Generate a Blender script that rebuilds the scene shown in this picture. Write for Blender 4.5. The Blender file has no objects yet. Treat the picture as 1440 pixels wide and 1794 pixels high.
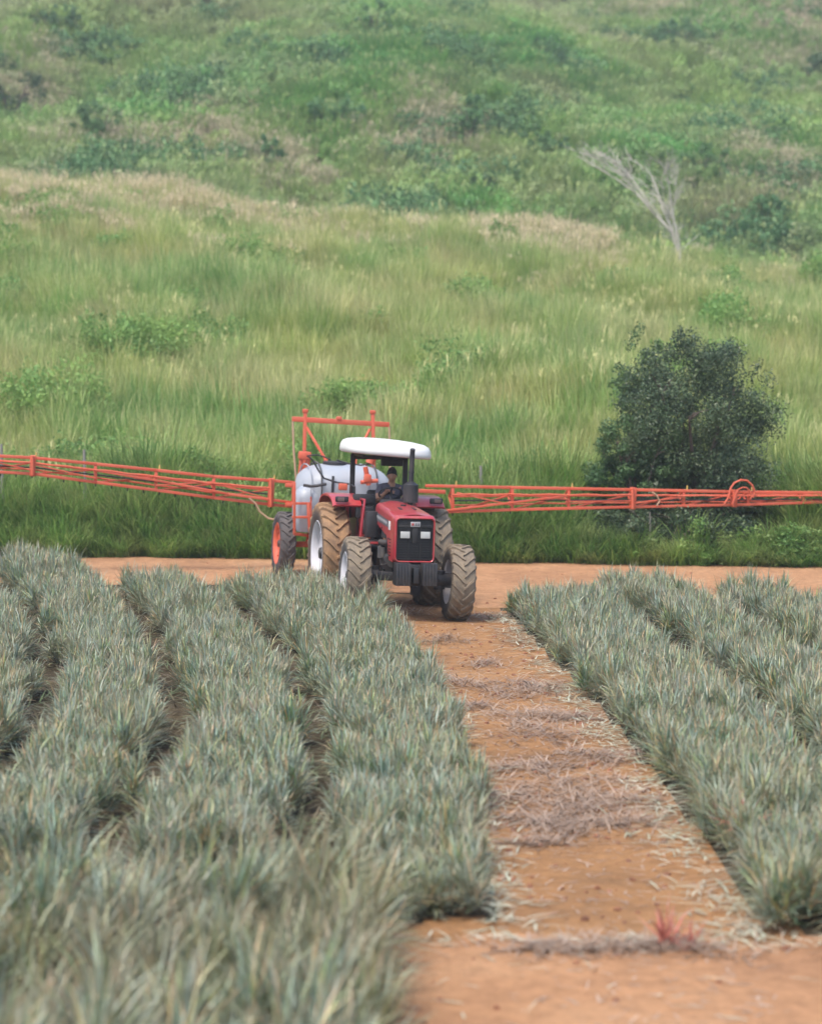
import bpy, bmesh, math, random
import numpy as np
from mathutils import Vector, Matrix, Euler

# ------------------------------------------------------------------ camera, world, sun, exposure
SC = bpy.context.scene
COL = SC.collection
R = math.radians
FPX, CX, CY, HOR, CAMZ = 3800.0, 720.0, 897.0, 637.0, 4.5
PITCH = math.atan((CY - HOR) / FPX)

cam_d = bpy.data.cameras.new('camera')
cam = bpy.data.objects.new('camera', cam_d); COL.objects.link(cam)
cam.location = (0, 0, CAMZ)
cam.rotation_euler = (R(90) - PITCH, 0, 0)
cam_d.sensor_fit = 'VERTICAL'; cam_d.sensor_height = 36.0; cam_d.sensor_width = 36.0
cam_d.lens = 36.0 * FPX / 1794.0
cam_d.clip_start = 0.1; cam_d.clip_end = 3000
cam_d.dof.use_dof = True; cam_d.dof.focus_distance = 33.0; cam_d.dof.aperture_fstop = 1.0
SC.camera = cam

SUN_EL, SUN_AZ = 62.0, 215.0     # azimuth clockwise from +Y: the sun stands behind the camera, to the left
world = bpy.data.worlds.new('World'); SC.world = world; world.use_nodes = True
wn = world.node_tree; wn.nodes.clear()
sky = wn.nodes.new('ShaderNodeTexSky'); sky.sky_type = 'NISHITA'; sky.sun_disc = False
sky.sun_elevation = R(SUN_EL); sky.sun_rotation = R(SUN_AZ); sky.dust_density = 3.5; sky.air_density = 1.0; sky.ozone_density = 1.0
bg = wn.nodes.new('ShaderNodeBackground'); bg.inputs[1].default_value = 0.15
wo = wn.nodes.new('ShaderNodeOutputWorld')
wn.links.new(sky.outputs[0], bg.inputs[0]); wn.links.new(bg.outputs[0], wo.inputs[0])
sd = bpy.data.lights.new('sun', 'SUN'); sd.energy = 1.5; sd.angle = R(12); sd.color = (1.0, 0.94, 0.84)
sun = bpy.data.objects.new('sun', sd); COL.objects.link(sun)
az, el = R(SUN_AZ), R(SUN_EL)
to_sun = Vector((math.sin(az) * math.cos(el), math.cos(az) * math.cos(el), math.sin(el)))
sun.rotation_euler = to_sun.to_track_quat('Z', 'Y').to_euler(); sun.location = (-20, -20, 60)
SC.view_settings.view_transform = 'Standard'; SC.view_settings.look = 'None'
SC.view_settings.exposure = 1.05; SC.view_settings.gamma = 1.0
SC.cycles.use_denoising = True
SC.cycles.max_bounces = 6; SC.cycles.transparent_max_bounces = 4; SC.cycles.volume_bounces = 0
SC.cycles.diffuse_bounces = 3; SC.cycles.glossy_bounces = 2

rng = np.random.default_rng(7); random.seed(7)

# ------------------------------------------------------------------ helpers
def ray(px, py):
    """direction (scaled to unit depth along +Y) of the view ray through a photo pixel"""
    cx_, cy_ = (px - CX) / FPX, -(py - CY) / FPX
    dy = math.cos(PITCH) + cy_ * math.sin(PITCH)
    dz = -math.sin(PITCH) + cy_ * math.cos(PITCH)
    return Vector((cx_ / dy, 1.0, dz / dy))
def at_depth(px, py, Y):
    d = ray(px, py); return Vector((d.x * Y, Y, CAMZ + d.z * Y))
def at_height(px, py, z=0.0):
    d = ray(px, py); t = (z - CAMZ) / d.z; return Vector((d.x * t, t, z))

def tag(o, label=None, cat=None, group=None, kind=None):
    if label: o['label'] = label
    if cat: o['category'] = cat
    if group: o['group'] = group
    if kind: o['kind'] = kind
    return o
def empty(name, loc=(0, 0, 0), rot=None):
    o = bpy.data.objects.new(name, None); COL.objects.link(o); o.location = loc
    o.empty_display_size = 0.2
    if rot: o.rotation_euler = rot
    return o
def copy_tree(o, parent=None):
    c = o.copy(); COL.objects.link(c); c.parent = parent
    for ch in list(o.children): copy_tree(ch, c)
    return c

class MB:
    """collects shapes and links them as ONE mesh object"""
    def __init__(s): s.v = []; s.f = []; s.sm = []
    def add(s, vs, fs, smooth=False, M=None):
        o = len(s.v)
        for p in vs:
            p = Vector(p); s.v.append(tuple(M @ p) if M else tuple(p))
        for f in fs: s.f.append(tuple(i + o for i in f)); s.sm.append(smooth)
    def box(s, c, d, rot=None, bev=0.0, M=None):
        bm = bmesh.new(); bmesh.ops.create_cube(bm, size=1.0)
        bmesh.ops.scale(bm, vec=d, verts=bm.verts)
        if bev > 0: bmesh.ops.bevel(bm, geom=bm.edges[:], offset=bev, segments=2, affect='EDGES', profile=0.5)
        T = Matrix.Translation(c)
        if rot: T = T @ Euler(rot).to_matrix().to_4x4()
        if M: T = M @ T
        s.bm(bm, T, bev > 0)
    def bm(s, bm, T=None, smooth=False):
        bm.verts.ensure_lookup_table(); bm.verts.index_update()
        s.add([v.co.copy() for v in bm.verts], [[v.index for v in f.verts] for f in bm.faces], smooth, T)
        bm.free()
    def beam(s, a, b, w, h=None, up=(0, 0, 1)):
        a, b = Vector(a), Vector(b); h = h or w; d = (b - a); L = d.length
        if L < 1e-6: return
        d.normalize(); u = Vector(up)
        if abs(d.dot(u)) > 0.98: u = Vector((1, 0, 0))
        r = d.cross(u).normalized(); u = r.cross(d)
        T = Matrix((( *r, 0), (*d, 0), (*u, 0), (0, 0, 0, 1))).transposed(); T.translation = (a + b) / 2
        s.box((0, 0, 0), (w, L, h), M=T, bev=min(w, h) * 0.12)
    def tube(s, pts, r, n=10, cap=True):
        pts = [Vector(p) for p in pts]; N = len(pts)
        rs = r if isinstance(r, (list, tuple)) else [r] * N
        vs, fs = [], []; prev = None
        for i, p in enumerate(pts):
            d = (pts[min(i + 1, N - 1)] - pts[max(i - 1, 0)])
            d = d.normalized() if d.length > 1e-9 else Vector((0, 0, 1))
            if prev is None:
                u = Vector((0, 0, 1)) if abs(d.z) < 0.9 else Vector((1, 0, 0))
                u = (u - d * u.dot(d)).normalized()
            else: u = (prev - d * prev.dot(d)).normalized()
            prev = u; w = d.cross(u)
            for k in range(n):
                a = 2 * math.pi * k / n; vs.append(p + (u * math.cos(a) + w * math.sin(a)) * rs[i])
        for i in range(N - 1):
            for k in range(n):
                k2 = (k + 1) % n; fs.append((i * n + k, i * n + k2, (i + 1) * n + k2, (i + 1) * n + k))
        if cap: fs.append(tuple(reversed(range(n)))); fs.append(tuple((N - 1) * n + k for k in range(n)))
        s.add(vs, fs, True)
    def lathe(s, prof, n=32, M=None, axis='Y', smooth=True, close=False):
        """prof: list of (along axis, radius)"""
        vs, fs = [], []; P = len(prof)
        for k in range(n):
            a = 2 * math.pi * k / n; c, t = math.cos(a), math.sin(a)
            for (h, r) in prof:
                vs.append((r * c, h, r * t) if axis == 'Y' else (r * c, r * t, h) if axis == 'Z' else (h, r * c, r * t))
        for k in range(n):
            k2 = (k + 1) % n
            for i in range(P if close else P - 1):
                j = (i + 1) % P; fs.append((k * P + i, k * P + j, k2 * P + j, k2 * P + i))
        s.add(vs, fs, smooth, M)
    def loft(s, rings, smooth=True, cap=True, M=None):
        n = len(rings[0]); vs = [p for r in rings for p in r]; fs = []
        for i in range(len(rings) - 1):
            for k in range(n):
                k2 = (k + 1) % n; fs.append((i * n + k, i * n + k2, (i + 1) * n + k2, (i + 1) * n + k))
        if cap: fs.append(tuple(reversed(range(n)))); fs.append(tuple((len(rings) - 1) * n + k for k in range(n)))
        s.add(vs, fs, smooth, M)
    def build(s, name, mat, parent=None, sharp=38):
        me = bpy.data.meshes.new(name); me.from_pydata(s.v, [], s.f)
        bm = bmesh.new(); bm.from_mesh(me); bmesh.ops.recalc_face_normals(bm, faces=bm.faces[:]); bm.to_mesh(me); bm.free()
        me.polygons.foreach_set('use_smooth', s.sm)
        if any(s.sm): me.set_sharp_from_angle(angle=R(sharp))
        me.materials.append(mat)
        o = bpy.data.objects.new(name, me); COL.objects.link(o); o.parent = parent
        return o

# ------------------------------------------------------------------ materials
class NT:
    def __init__(s, name):
        s.m = bpy.data.materials.new(name); s.m.use_nodes = True; s.t = s.m.node_tree; s.t.nodes.clear()
        s.out = s.t.nodes.new('ShaderNodeOutputMaterial')
    def n(s, typ, **kw):
        nd = s.t.nodes.new(typ)
        for k, v in kw.items():
            if k.startswith('i_'): nd.inputs[k[2:].replace('_', ' ')].default_value = v
            else: setattr(nd, k, v)
        return nd
    def l(s, a, b): s.t.links.new(a, b)
    def noise(s, scale, detail=4, rough=0.6, vec=None, dist=0.0):
        nd = s.n('ShaderNodeTexNoise'); nd.inputs['Scale'].default_value = scale; nd.inputs['Detail'].default_value = detail
        nd.inputs['Roughness'].default_value = rough; nd.inputs['Distortion'].default_value = dist
        if vec is not None: s.l(vec, nd.inputs['Vector'])
        return nd.outputs['Fac']
    def ramp(s, fac, stops, interp='LINEAR'):
        nd = s.n('ShaderNodeValToRGB'); cr = nd.color_ramp; cr.interpolation = interp
        while len(cr.elements) < len(stops): cr.elements.new(0.5)
        for e, (p, c) in zip(cr.elements, stops):
            e.position = p; e.color = (*c, 1) if len(c) == 3 else c
        s.l(fac, nd.inputs[0]); return nd.outputs[0]
    def mix(s, fac, a, b, mode='MIX'):
        nd = s.n('ShaderNodeMix', data_type='RGBA', blend_type=mode)
        for sock, v in ((nd.inputs['Factor'], fac), (nd.inputs[6], a), (nd.inputs[7], b)):
            if isinstance(v, (int, float)): sock.default_value = v
            elif isinstance(v, tuple): sock.default_value = (*v, 1) if len(v) == 3 else v
            else: s.l(v, sock)
        return nd.outputs[2]
    def math(s, op, a, b=None, clamp=False):
        nd = s.n('ShaderNodeMath', operation=op, use_clamp=clamp)
        for i, v in enumerate((a, b)):
            if v is None: continue
            if isinstance(v, (int, float)): nd.inputs[i].default_value = v
            else: s.l(v, nd.inputs[i])
        return nd.outputs[0]
    def attr(s, name): return s.n('ShaderNodeAttribute', attribute_name=name).outputs['Fac']
    def pos(s): return s.n('ShaderNodeNewGeometry').outputs['Position']
    def obj(s): return s.n('ShaderNodeTexCoord').outputs['Object']
    def bsdf(s, color, rough=0.6, metal=0.0, bump=None, bstr=0.3, bdist=0.02, spec=0.5, coat=0.0):
        b = s.n('ShaderNodeBsdfPrincipled')
        for sock, v in ((b.inputs['Base Color'], color), (b.inputs['Roughness'], rough)):
            if isinstance(v, (int, float)): sock.default_value = v
            elif isinstance(v, tuple): sock.default_value = (*v, 1)
            else: s.l(v, sock)
        b.inputs['Metallic'].default_value = metal; b.inputs['Specular IOR Level'].default_value = spec
        b.inputs['Coat Weight'].default_value = coat
        if bump is not None:
            bp = s.n('ShaderNodeBump'); bp.inputs['Strength'].default_value = bstr; bp.inputs['Distance'].default_value = bdist
            s.l(bump, bp.inputs['Height']); s.l(bp.outputs[0], b.inputs['Normal'])
        return b
    def done(s, b): s.l(b.outputs[0], s.out.inputs[0]); return s.m

def paint(name, col, dust=(0.33, 0.22, 0.14), amount=0.35, rough=0.35, coat=0.0, nscale=5.0, fade=None):
    t = NT(name); o = t.obj()
    f = t.math('MULTIPLY', t.ramp(t.noise(nscale, 5, 0.65, o), [(0.35, (0, 0, 0)), (0.75, (1, 1, 1))]), amount)
    c2 = fade or tuple(x * 0.75 for x in col)
    c = t.mix(t.noise(nscale * 0.4, 2, 0.5, o), col, c2)
    c = t.mix(f, c, dust)
    r = t.math('ADD', t.math('MULTIPLY', f, 0.5), rough, True)
    return t.done(t.bsdf(c, r, bump=t.noise(60, 3, 0.5, o), bstr=0.05, coat=coat))

def leafy(name, base, tip, alt, warm=None, patch=0.15, rough=0.5, trans=0.3, tipstart=0.55, spread=0.35, warm_amt=0.4, patch2=None, spec=0.35):
    """blades: colour along the blade (t), per blade (r), per clump, and in patches over the ground"""
    t = NT(name); P = t.pos()
    tt = t.attr('t'); rr = t.attr('r')
    rnd = t.n('ShaderNodeObjectInfo').outputs['Random']
    big = t.ramp(t.noise(patch, 3, 0.6, P), [(0.38, (0, 0, 0)), (0.62, (1, 1, 1))])
    c = t.mix(big, base, alt)
    if warm:
        w = t.ramp(t.noise(patch * 2.3 if patch2 is None else patch2, 4, 0.65, P), [(0.45, (0, 0, 0)), (0.68, (1, 1, 1))])
        c = t.mix(t.math('MULTIPLY', w, warm_amt), c, warm)
    tf = t.math('MULTIPLY', t.ramp(tt, [(tipstart, (0, 0, 0)), (1.0, (1, 1, 1))]), t.ramp(rr, [(0.25, (0, 0, 0)), (0.9, (1, 1, 1))]))
    c = t.mix(tf, c, tip)
    v = t.math('ADD', t.math('MULTIPLY', rr, spread), t.math('MULTIPLY', rnd, spread))
    v = t.math('ADD', v, 1.0 - spread)
    hsv = t.n('ShaderNodeHueSaturation'); t.l(c, hsv.inputs['Color']); t.l(v, hsv.inputs['Value'])
    b = t.bsdf(hsv.outputs[0], rough, spec=spec)
    tr = t.n('ShaderNodeBsdfTranslucent'); t.l(hsv.outputs[0], tr.inputs[0])
    mx = t.n('ShaderNodeMixShader'); mx.inputs[0].default_value = trans
    t.l(b.outputs[0], mx.inputs[1]); t.l(tr.outputs[0], mx.inputs[2]); t.l(mx.outputs[0], t.out.inputs[0])
    return t.m

def soil(name, light, mid, dark, sc=1.0):
    t = NT(name); P = t.pos()
    a = t.ramp(t.noise(0.5 * sc, 6, 0.65, P), [(0.3, dark), (0.5, mid), (0.72, light)])
    b = t.ramp(t.noise(7 * sc, 6, 0.7, P), [(0.34, (0.35, 0.35, 0.35)), (0.55, (0.5, 0.5, 0.5)), (0.8, (0.62, 0.62, 0.62))])
    c = t.mix(0.75, a, b, 'OVERLAY')
    mp = t.n('ShaderNodeMapping'); mp.inputs['Scale'].default_value = (2.6, .35, 1); t.l(P, mp.inputs[0])
    c = t.mix(t.math('MULTIPLY', t.ramp(t.noise(1.6, 4, 0.6, mp.outputs[0]), [(0.5, (0, 0, 0)), (0.72, (1, 1, 1))]), 0.35), c, dark)
    spots = t.ramp(t.noise(2.2 * sc, 5, 0.75, P), [(0.62, (0, 0, 0)), (0.74, (1, 1, 1))])
    c = t.mix(t.math('MULTIPLY', spots, 0.55), c, (0.17, 0.1, 0.075))
    h = t.math('ADD', t.noise(9, 6, 0.75, P), t.math('MULTIPLY', t.noise(2.0, 4, 0.6, P), 1.5))
    return t.done(t.bsdf(c, 0.95, bump=h, bstr=0.9, bdist=0.05, spec=0.1))

M = {}
M['soil'] = soil('shade_toned_crop_soil', (0.11, 0.085, 0.05), (0.075, 0.06, 0.038), (0.045, 0.04, 0.026))  # dark tone puts the shade of the row gaps into the soil, plus leaf litter
M['path'] = soil('path_soil', (0.41, 0.235, 0.112), (0.335, 0.18, 0.083), (0.20, 0.12, 0.068))
M['road'] = soil('road_soil', (0.48, 0.285, 0.16), (0.42, 0.23, 0.122), (0.31, 0.17, 0.095), 0.8)
def hill_mat():
    t = NT('hill_ground'); P = t.pos()
    c = t.ramp(t.noise(0.09, 6, 0.65, P), [(0.35, (0.06, 0.09, 0.03)), (0.5, (0.10, 0.13, 0.05)), (0.62, (0.17, 0.15, 0.09)), (0.75, (0.09, 0.13, 0.045))])
    return t.done(t.bsdf(c, 0.95, bump=t.noise(2.5, 6, 0.7, P), bstr=1.0, bdist=0.3, spec=0.1))
M['hill'] = hill_mat()
def pine_mat(nm='pineapple_leaf', tan=.22, green=(0.30, 0.30, 0.17)):
    t = NT(nm); P = t.pos(); tt = t.attr('t'); rr = t.attr('r'); rnd = t.n('ShaderNodeObjectInfo').outputs['Random']
    k = t.math('FRACT', t.math('ADD', t.math('MULTIPLY', rr, 7.31), rnd))
    c = t.ramp(k, [(0.0, (0.10, 0.165, 0.105)), (0.2, (0.20, 0.285, 0.23)), (0.52, (0.31, 0.37, 0.32)), (0.68, (0.22, 0.31, 0.15)), (0.82, (0.42, 0.41, 0.25)), (0.9, (0.50, 0.37, 0.24)), (1.0, (0.24, 0.17, 0.13))])
    big = t.ramp(t.noise(0.7, 3, 0.6, P), [(0.4, (0, 0, 0)), (0.62, (1, 1, 1))])
    c = t.mix(t.math('MULTIPLY', big, tan), c, green)
    c = t.mix(t.math('MULTIPLY', t.ramp(tt, [(0.65, (0, 0, 0)), (1.0, (1, 1, 1))]), t.ramp(rr, [(0.4, (0, 0, 0)), (1, (1, 1, 1))])), c, (0.42, 0.29, 0.2))
    hs = t.n('ShaderNodeHueSaturation'); t.l(c, hs.inputs['Color']); t.l(t.math('ADD', t.math('MULTIPLY', t.math('FRACT', t.math('MULTIPLY', rr, 31.7)), 0.75), 0.68), hs.inputs['Value'])
    t.l(t.math('ADD', t.math('MULTIPLY', t.math('FRACT', t.math('MULTIPLY', rnd, 17.3)), 0.5), 0.9), hs.inputs['Saturation']); c = hs.outputs[0]
    c = t.mix(t.math('MULTIPLY', t.ramp(t.noise(2.6, 3, 0.6, P), [(0.45, (0, 0, 0)), (0.7, (1, 1, 1))]), 0.36), c, (0.46, 0.40, 0.26))
    b = t.bsdf(c, 0.38, spec=0.6); tr = t.n('ShaderNodeBsdfTranslucent'); t.l(c, tr.inputs[0])
    mx = t.n('ShaderNodeMixShader'); mx.inputs[0].default_value = .15
    t.l(b.outputs[0], mx.inputs[1]); t.l(tr.outputs[0], mx.inputs[2]); t.l(mx.outputs[0], t.out.inputs[0]); return t.m
M['pine'] = pine_mat(); M['pine_old'] = pine_mat('old_pineapple_leaf', .6, (0.22, 0.205, 0.11))
M['pine_red'] = leafy('red_pineapple_leaf', (0.46, 0.15, 0.11), (0.62, 0.34, 0.25), (0.54, 0.2, 0.15), patch=2, trans=0.2)
M['litter'] = leafy('dried_leaf', (0.46, 0.345, 0.26), (0.60, 0.47, 0.36), (0.34, 0.25, 0.19), patch=1.1, trans=0.05, spread=0.5)
M['mulch'] = leafy('mulch_leaf', (0.10, 0.145, 0.065), (0.2, 0.16, 0.09), (0.13, 0.10, 0.06), patch=1.5, trans=0.05, spread=0.5)
M['fallen'] = leafy('cut_leaf', (0.56, 0.57, 0.46), (0.66, 0.62, 0.52), (0.38, 0.42, 0.30), patch=1.5, trans=0.1, spread=0.5)
M['grass_hill'] = leafy('hill_grass', (0.40, 0.475, 0.13), (0.66, 0.61, 0.31), (0.20, 0.39, 0.10), warm=(0.58, 0.53, 0.27), patch=0.22, tipstart=0.5, patch2=0.35, warm_amt=0.8, spread=0.3, trans=.42)
M['grass_crest'] = leafy('seeding_grass', (0.36, 0.37, 0.16), (0.66, 0.56, 0.38), (0.28, 0.32, 0.13), warm=(0.52, 0.45, 0.28), patch=0.2, tipstart=0.25, warm_amt=0.8, spread=.3, trans=.42)
M['grass_road'] = leafy('roadside_grass', (0.11, 0.24, 0.06), (0.34, 0.40, 0.14), (0.19, 0.34, 0.075), warm=(0.36, 0.37, 0.15), patch=0.6, tipstart=0.55, warm_amt=0.7, spread=.5, trans=.35)
M['forb'] = leafy('forb_leaf', (0.17, 0.33, 0.09), (0.36, 0.42, 0.15), (0.26, 0.40, 0.11), patch=0.5, trans=0.35, spread=0.4)
M['scrub'] = leafy('hill_scrub', (0.14, 0.36, 0.09), (0.38, 0.44, 0.18), (0.27, 0.42, 0.11), warm=(0.40, 0.38, 0.23), patch=0.05, tipstart=0.6, patch2=0.07, warm_amt=0.85, spread=.4, trans=.35)
M['grass_dry'] = leafy('dry_hill_grass', (0.44, 0.41, 0.24), (0.60, 0.52, 0.36), (0.32, 0.36, 0.18), warm=(0.46, 0.40, 0.29), patch=0.15, tipstart=0.4, warm_amt=0.7, spread=.35, trans=.35)
M['leaf_dark'] = leafy('dark_bush_leaf', (0.055, 0.10, 0.055), (0.20, 0.25, 0.12), (0.09, 0.14, 0.06), patch=0.9, trans=0.12, spread=0.5, rough=0.4)
M['leaf_far'] = leafy('far_shrub_leaf', (0.085, 0.2, 0.08), (0.2, 0.3, 0.12), (0.13, 0.25, 0.09), patch=0.3, trans=0.3, spread=0.5)
M['leaf_mid'] = leafy('shrub_leaf', (0.055, 0.125, 0.045), (0.13, 0.19, 0.07), (0.08, 0.15, 0.055), patch=0.3, trans=0.2, spread=0.5)
M['bark'] = paint('bark', (0.13, 0.10, 0.075), (0.2, 0.17, 0.14), 0.5, 0.9)
M['deadwood'] = paint('bleached_wood', (0.56, 0.53, 0.46), (0.42, 0.38, 0.32), 0.5, 0.85)
M['red'] = paint('tractor_red', (0.40, 0.014, 0.034), amount=0.32, rough=0.3, coat=0.4, fade=(0.32, 0.014, 0.03))
M['black'] = paint('dark_iron', (0.018, 0.021, 0.028), (0.17, 0.13, 0.1), 0.25, 0.45)
M['plastic'] = paint('black_plastic', (0.015, 0.017, 0.022), (0.12, 0.1, 0.09), 0.2, 0.5)
M['grille'] = paint('grille_mesh', (0.012, 0.013, 0.016), (0.08, 0.07, 0.06), 0.2, 0.6)
M['steel'] = paint('grey_engine_iron', (0.055, 0.06, 0.068), (0.18, 0.14, 0.1), 0.45, 0.5)
M['canopy'] = paint('canopy_fibreglass', (0.84, 0.84, 0.83), (0.7, 0.66, 0.6), 0.1, 0.35, nscale=2)
M['orange'] = paint('sprayer_orange', (0.58, 0.06, 0.022), (0.5, 0.22, 0.14), 0.28, 0.45, fade=(0.55, 0.13, 0.07))
M['rim'] = paint('rim_paint', (0.68, 0.68, 0.74), (0.45, 0.33, 0.24), 0.35, 0.45)
M['rim_orange'] = paint('orange_rim_paint', (0.62, 0.10, 0.05), (0.5, 0.26, 0.16), 0.3, 0.5)
M['tank'] = paint('tank_plastic', (0.36, 0.40, 0.46), (0.42, 0.36, 0.32), 0.3, 0.4, nscale=2)
M['hose'] = paint('rubber_hose', (0.03, 0.03, 0.035), (0.14, 0.11, 0.09), 0.3, 0.6)
M['hose_pale'] = paint('pale_hose', (0.52, 0.34, 0.22), (0.4, 0.3, 0.22), 0.3, 0.6)
M['lens'] = paint('lamp_lens', (0.55, 0.57, 0.56), (0.4, 0.35, 0.3), 0.3, 0.15)
M['silver'] = paint('silver_badge', (0.42, 0.42, 0.44), (0.3, 0.28, 0.26), 0.2, 0.4)
M['decal'] = paint('grey_decal', (0.11, 0.12, 0.14), (0.2, 0.16, 0.14), 0.3, 0.4)
M['white'] = paint('white_decal', (0.75, 0.74, 0.74), amount=0.15)
M['amber'] = paint('amber_lens', (0.7, 0.25, 0.04), amount=0.2)
M['lamp_dim'] = paint('dim_lens', (0.12, 0.08, 0.08), amount=0.3)
M['post'] = paint('weathered_post', (0.27, 0.26, 0.24), (0.2, 0.18, 0.15), 0.5, 0.9)
M['yellow'] = paint('yellow_plastic', (0.62, 0.45, 0.12), amount=0.3)
M['skin'] = paint('skin', (0.42, 0.23, 0.15), (0.2, 0.1, 0.07), 0.2, 0.5)
M['shirt'] = paint('shirt_cloth', (0.085, 0.085, 0.12), (0.2, 0.17, 0.14), 0.2, 0.9)
M['trousers'] = paint('trouser_cloth', (0.05, 0.06, 0.09), (0.2, 0.16, 0.12), 0.3, 0.9)
M['hair'] = paint('hair', (0.012, 0.010, 0.010), (0.03, 0.025, 0.02), 0.2, 0.7)
M['seatvinyl'] = paint('seat_vinyl', (0.02, 0.02, 0.022), (0.15, 0.12, 0.1), 0.3, 0.5)
M['clod'] = soil('clod_soil', (0.40, 0.2, 0.12), (0.30, 0.14, 0.085), (0.2, 0.11, 0.08), 3)
def tyre_mat(name, mud, amt):
    t = NT(name); o = t.obj()
    rad = t.n('ShaderNodeSeparateXYZ'); t.l(o, rad.inputs[0])
    d = t.math('SQRT', t.math('ADD', t.math('POWER', rad.outputs[0], 2.0), t.math('POWER', rad.outputs[2], 2.0)))
    tread = t.attr('tread')
    f = t.math('MULTIPLY', t.ramp(t.noise(6, 5, 0.7, o), [(0.25, (0.35, 0.35, 0.35)), (0.7, (1, 1, 1))]), amt)
    f = t.math('MULTIPLY', f, t.math('ADD', t.math('MULTIPLY', tread, 0.75), 0.25))
    c = t.mix(f, (0.035, 0.037, 0.045), mud)
    return t.done(t.bsdf(c, 0.85, bump=t.noise(40, 4, 0.6, o), bstr=0.2, bdist=0.01, spec=0.3))
M['tyre'] = tyre_mat('dusty_rubber', (0.27, 0.215, 0.15), 1.0)
M['tyre_mud'] = tyre_mat('muddy_rubber', (0.36, 0.215, 0.11), 1.0)
M['tyre_dark'] = tyre_mat('dark_rubber', (0.15, 0.13, 0.12), 0.8)

# ------------------------------------------------------------------ terrain
def sstep(a, b, x):
    t = np.clip((x - a) / (b - a), 0, 1); return t * t * (3 - 2 * t)
TR_YAW, TR_LOC = R(12.4), Vector((-0.60, 39.35, 0))
SP_YAW, SP_LOC = R(13.0), Vector((-1.52, 43.55, 0))
def lp(loc, yaw, x, y):   # local forward x / left y  ->  world XY;  forward points to the camera and right
    f = Vector((math.sin(yaw), -math.cos(yaw))); l = Vector((math.cos(yaw), math.sin(yaw)))
    return Vector((loc.x, loc.y)) + f * x + l * y
ZC = [(lp(TR_LOC, TR_YAW, 0, 0.93), 0.10), (lp(TR_LOC, TR_YAW, 0, -0.93), 0.16),
      (lp(TR_LOC, TR_YAW, 2.35, 0.905), 0.07), (lp(TR_LOC, TR_YAW, 2.35, -0.905), 0.23),
      (lp(SP_LOC, SP_YAW, 0, 1.09), 0.155), (lp(SP_LOC, SP_YAW, 0, -1.09), 0.275)]
def road_edge(x): return 46.3 - 0.11 * x
def base_z(x, y):
    x = np.asarray(x, float); y = np.asarray(y, float)
    z = 0.12 * sstep(32, 37, y) + 0.13 * sstep(40, 46, y) - 0.03 * np.tanh(x / 4) * sstep(28, 36, y)
    z = z + 0.012 * np.sin(x * 2.1 + y * 0.7) + 0.012 * np.sin(y * 1.3 - x * 0.8)
    h0 = road_edge(np.clip(x, -60, 60)) + 0.6
    u = np.clip((y - h0) / (97 - h0), 0, None)
    ci = lambda q: np.interp(q, [-60, -18, -10, -5.6, 0, 8.7, 12, 18, 60], [12.2, 11.0, 10.8, 9.8, 9.3, 8.9, 7.8, 7.5, 6])
    crest = (ci(x - 1.5) + ci(x) + ci(x + 1.5)) / 3
    first = crest * (1.12 * np.clip(u, 0, 1) - 0.12 * np.clip(u, 0, 1) ** 3)
    dip = -1.6 * sstep(97, 108, y)
    second = 0.355 * np.clip(y - 108, 0, None) - 0.0002 * np.clip(y - 108, 0, 500) ** 2
    bumps = (0.35 * np.sin(x * 0.35 + 0.5) * np.cos(y * 0.21) + 0.2 * np.sin(x * 0.8 + y * 0.5)) * sstep(48, 60, y)
    bump2 = (1.6 * np.sin(x * 0.09 + y * 0.05) + 1.1 * np.sin(x * 0.17 - y * 0.11)) * sstep(112, 140, y)
    return z + first + dip + second + bumps + bump2
_cp = np.array([[p.x, p.y] for p, _ in ZC]); SIG = 0.75
def _phi(x, y):
    x = np.asarray(x, float)[..., None]; y = np.asarray(y, float)[..., None]
    return np.exp(-((x - _cp[:, 0]) ** 2 + (y - _cp[:, 1]) ** 2) / (2 * SIG ** 2))
_w = np.linalg.solve(_phi(_cp[:, 0], _cp[:, 1]), np.array([z for _, z in ZC]) - base_z(_cp[:, 0], _cp[:, 1]))
def gz(x, y): return base_z(x, y) + _phi(x, y) @ _w
def gzf(x, y): return float(gz(x, y))

def sheet(name, xs, ys, zoff, mat, mask=None, rough=0.0):
    X, Y = np.meshgrid(xs, ys); Z = gz(X, Y) + zoff
    if rough: Z = Z + rng.normal(0, rough, Z.shape)
    nx, ny = len(xs), len(ys)
    v = np.stack([X, Y, Z], -1).reshape(-1, 3)
    i = np.arange(nx * ny).reshape(ny, nx)
    f = np.stack([i[:-1, :-1], i[:-1, 1:], i[1:, 1:], i[1:, :-1]], -1).reshape(-1, 4)
    if mask is not None:
        c = v[f].mean(1); f = f[mask(c[:, 0], c[:, 1])]
    me = bpy.data.meshes.new(name); me.from_pydata(v.tolist(), [], f.tolist()); me.polygons.foreach_set('use_smooth', [True] * len(f))
    me.materials.append(mat); o = bpy.data.objects.new(name, me); COL.objects.link(o)
    return o
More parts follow.
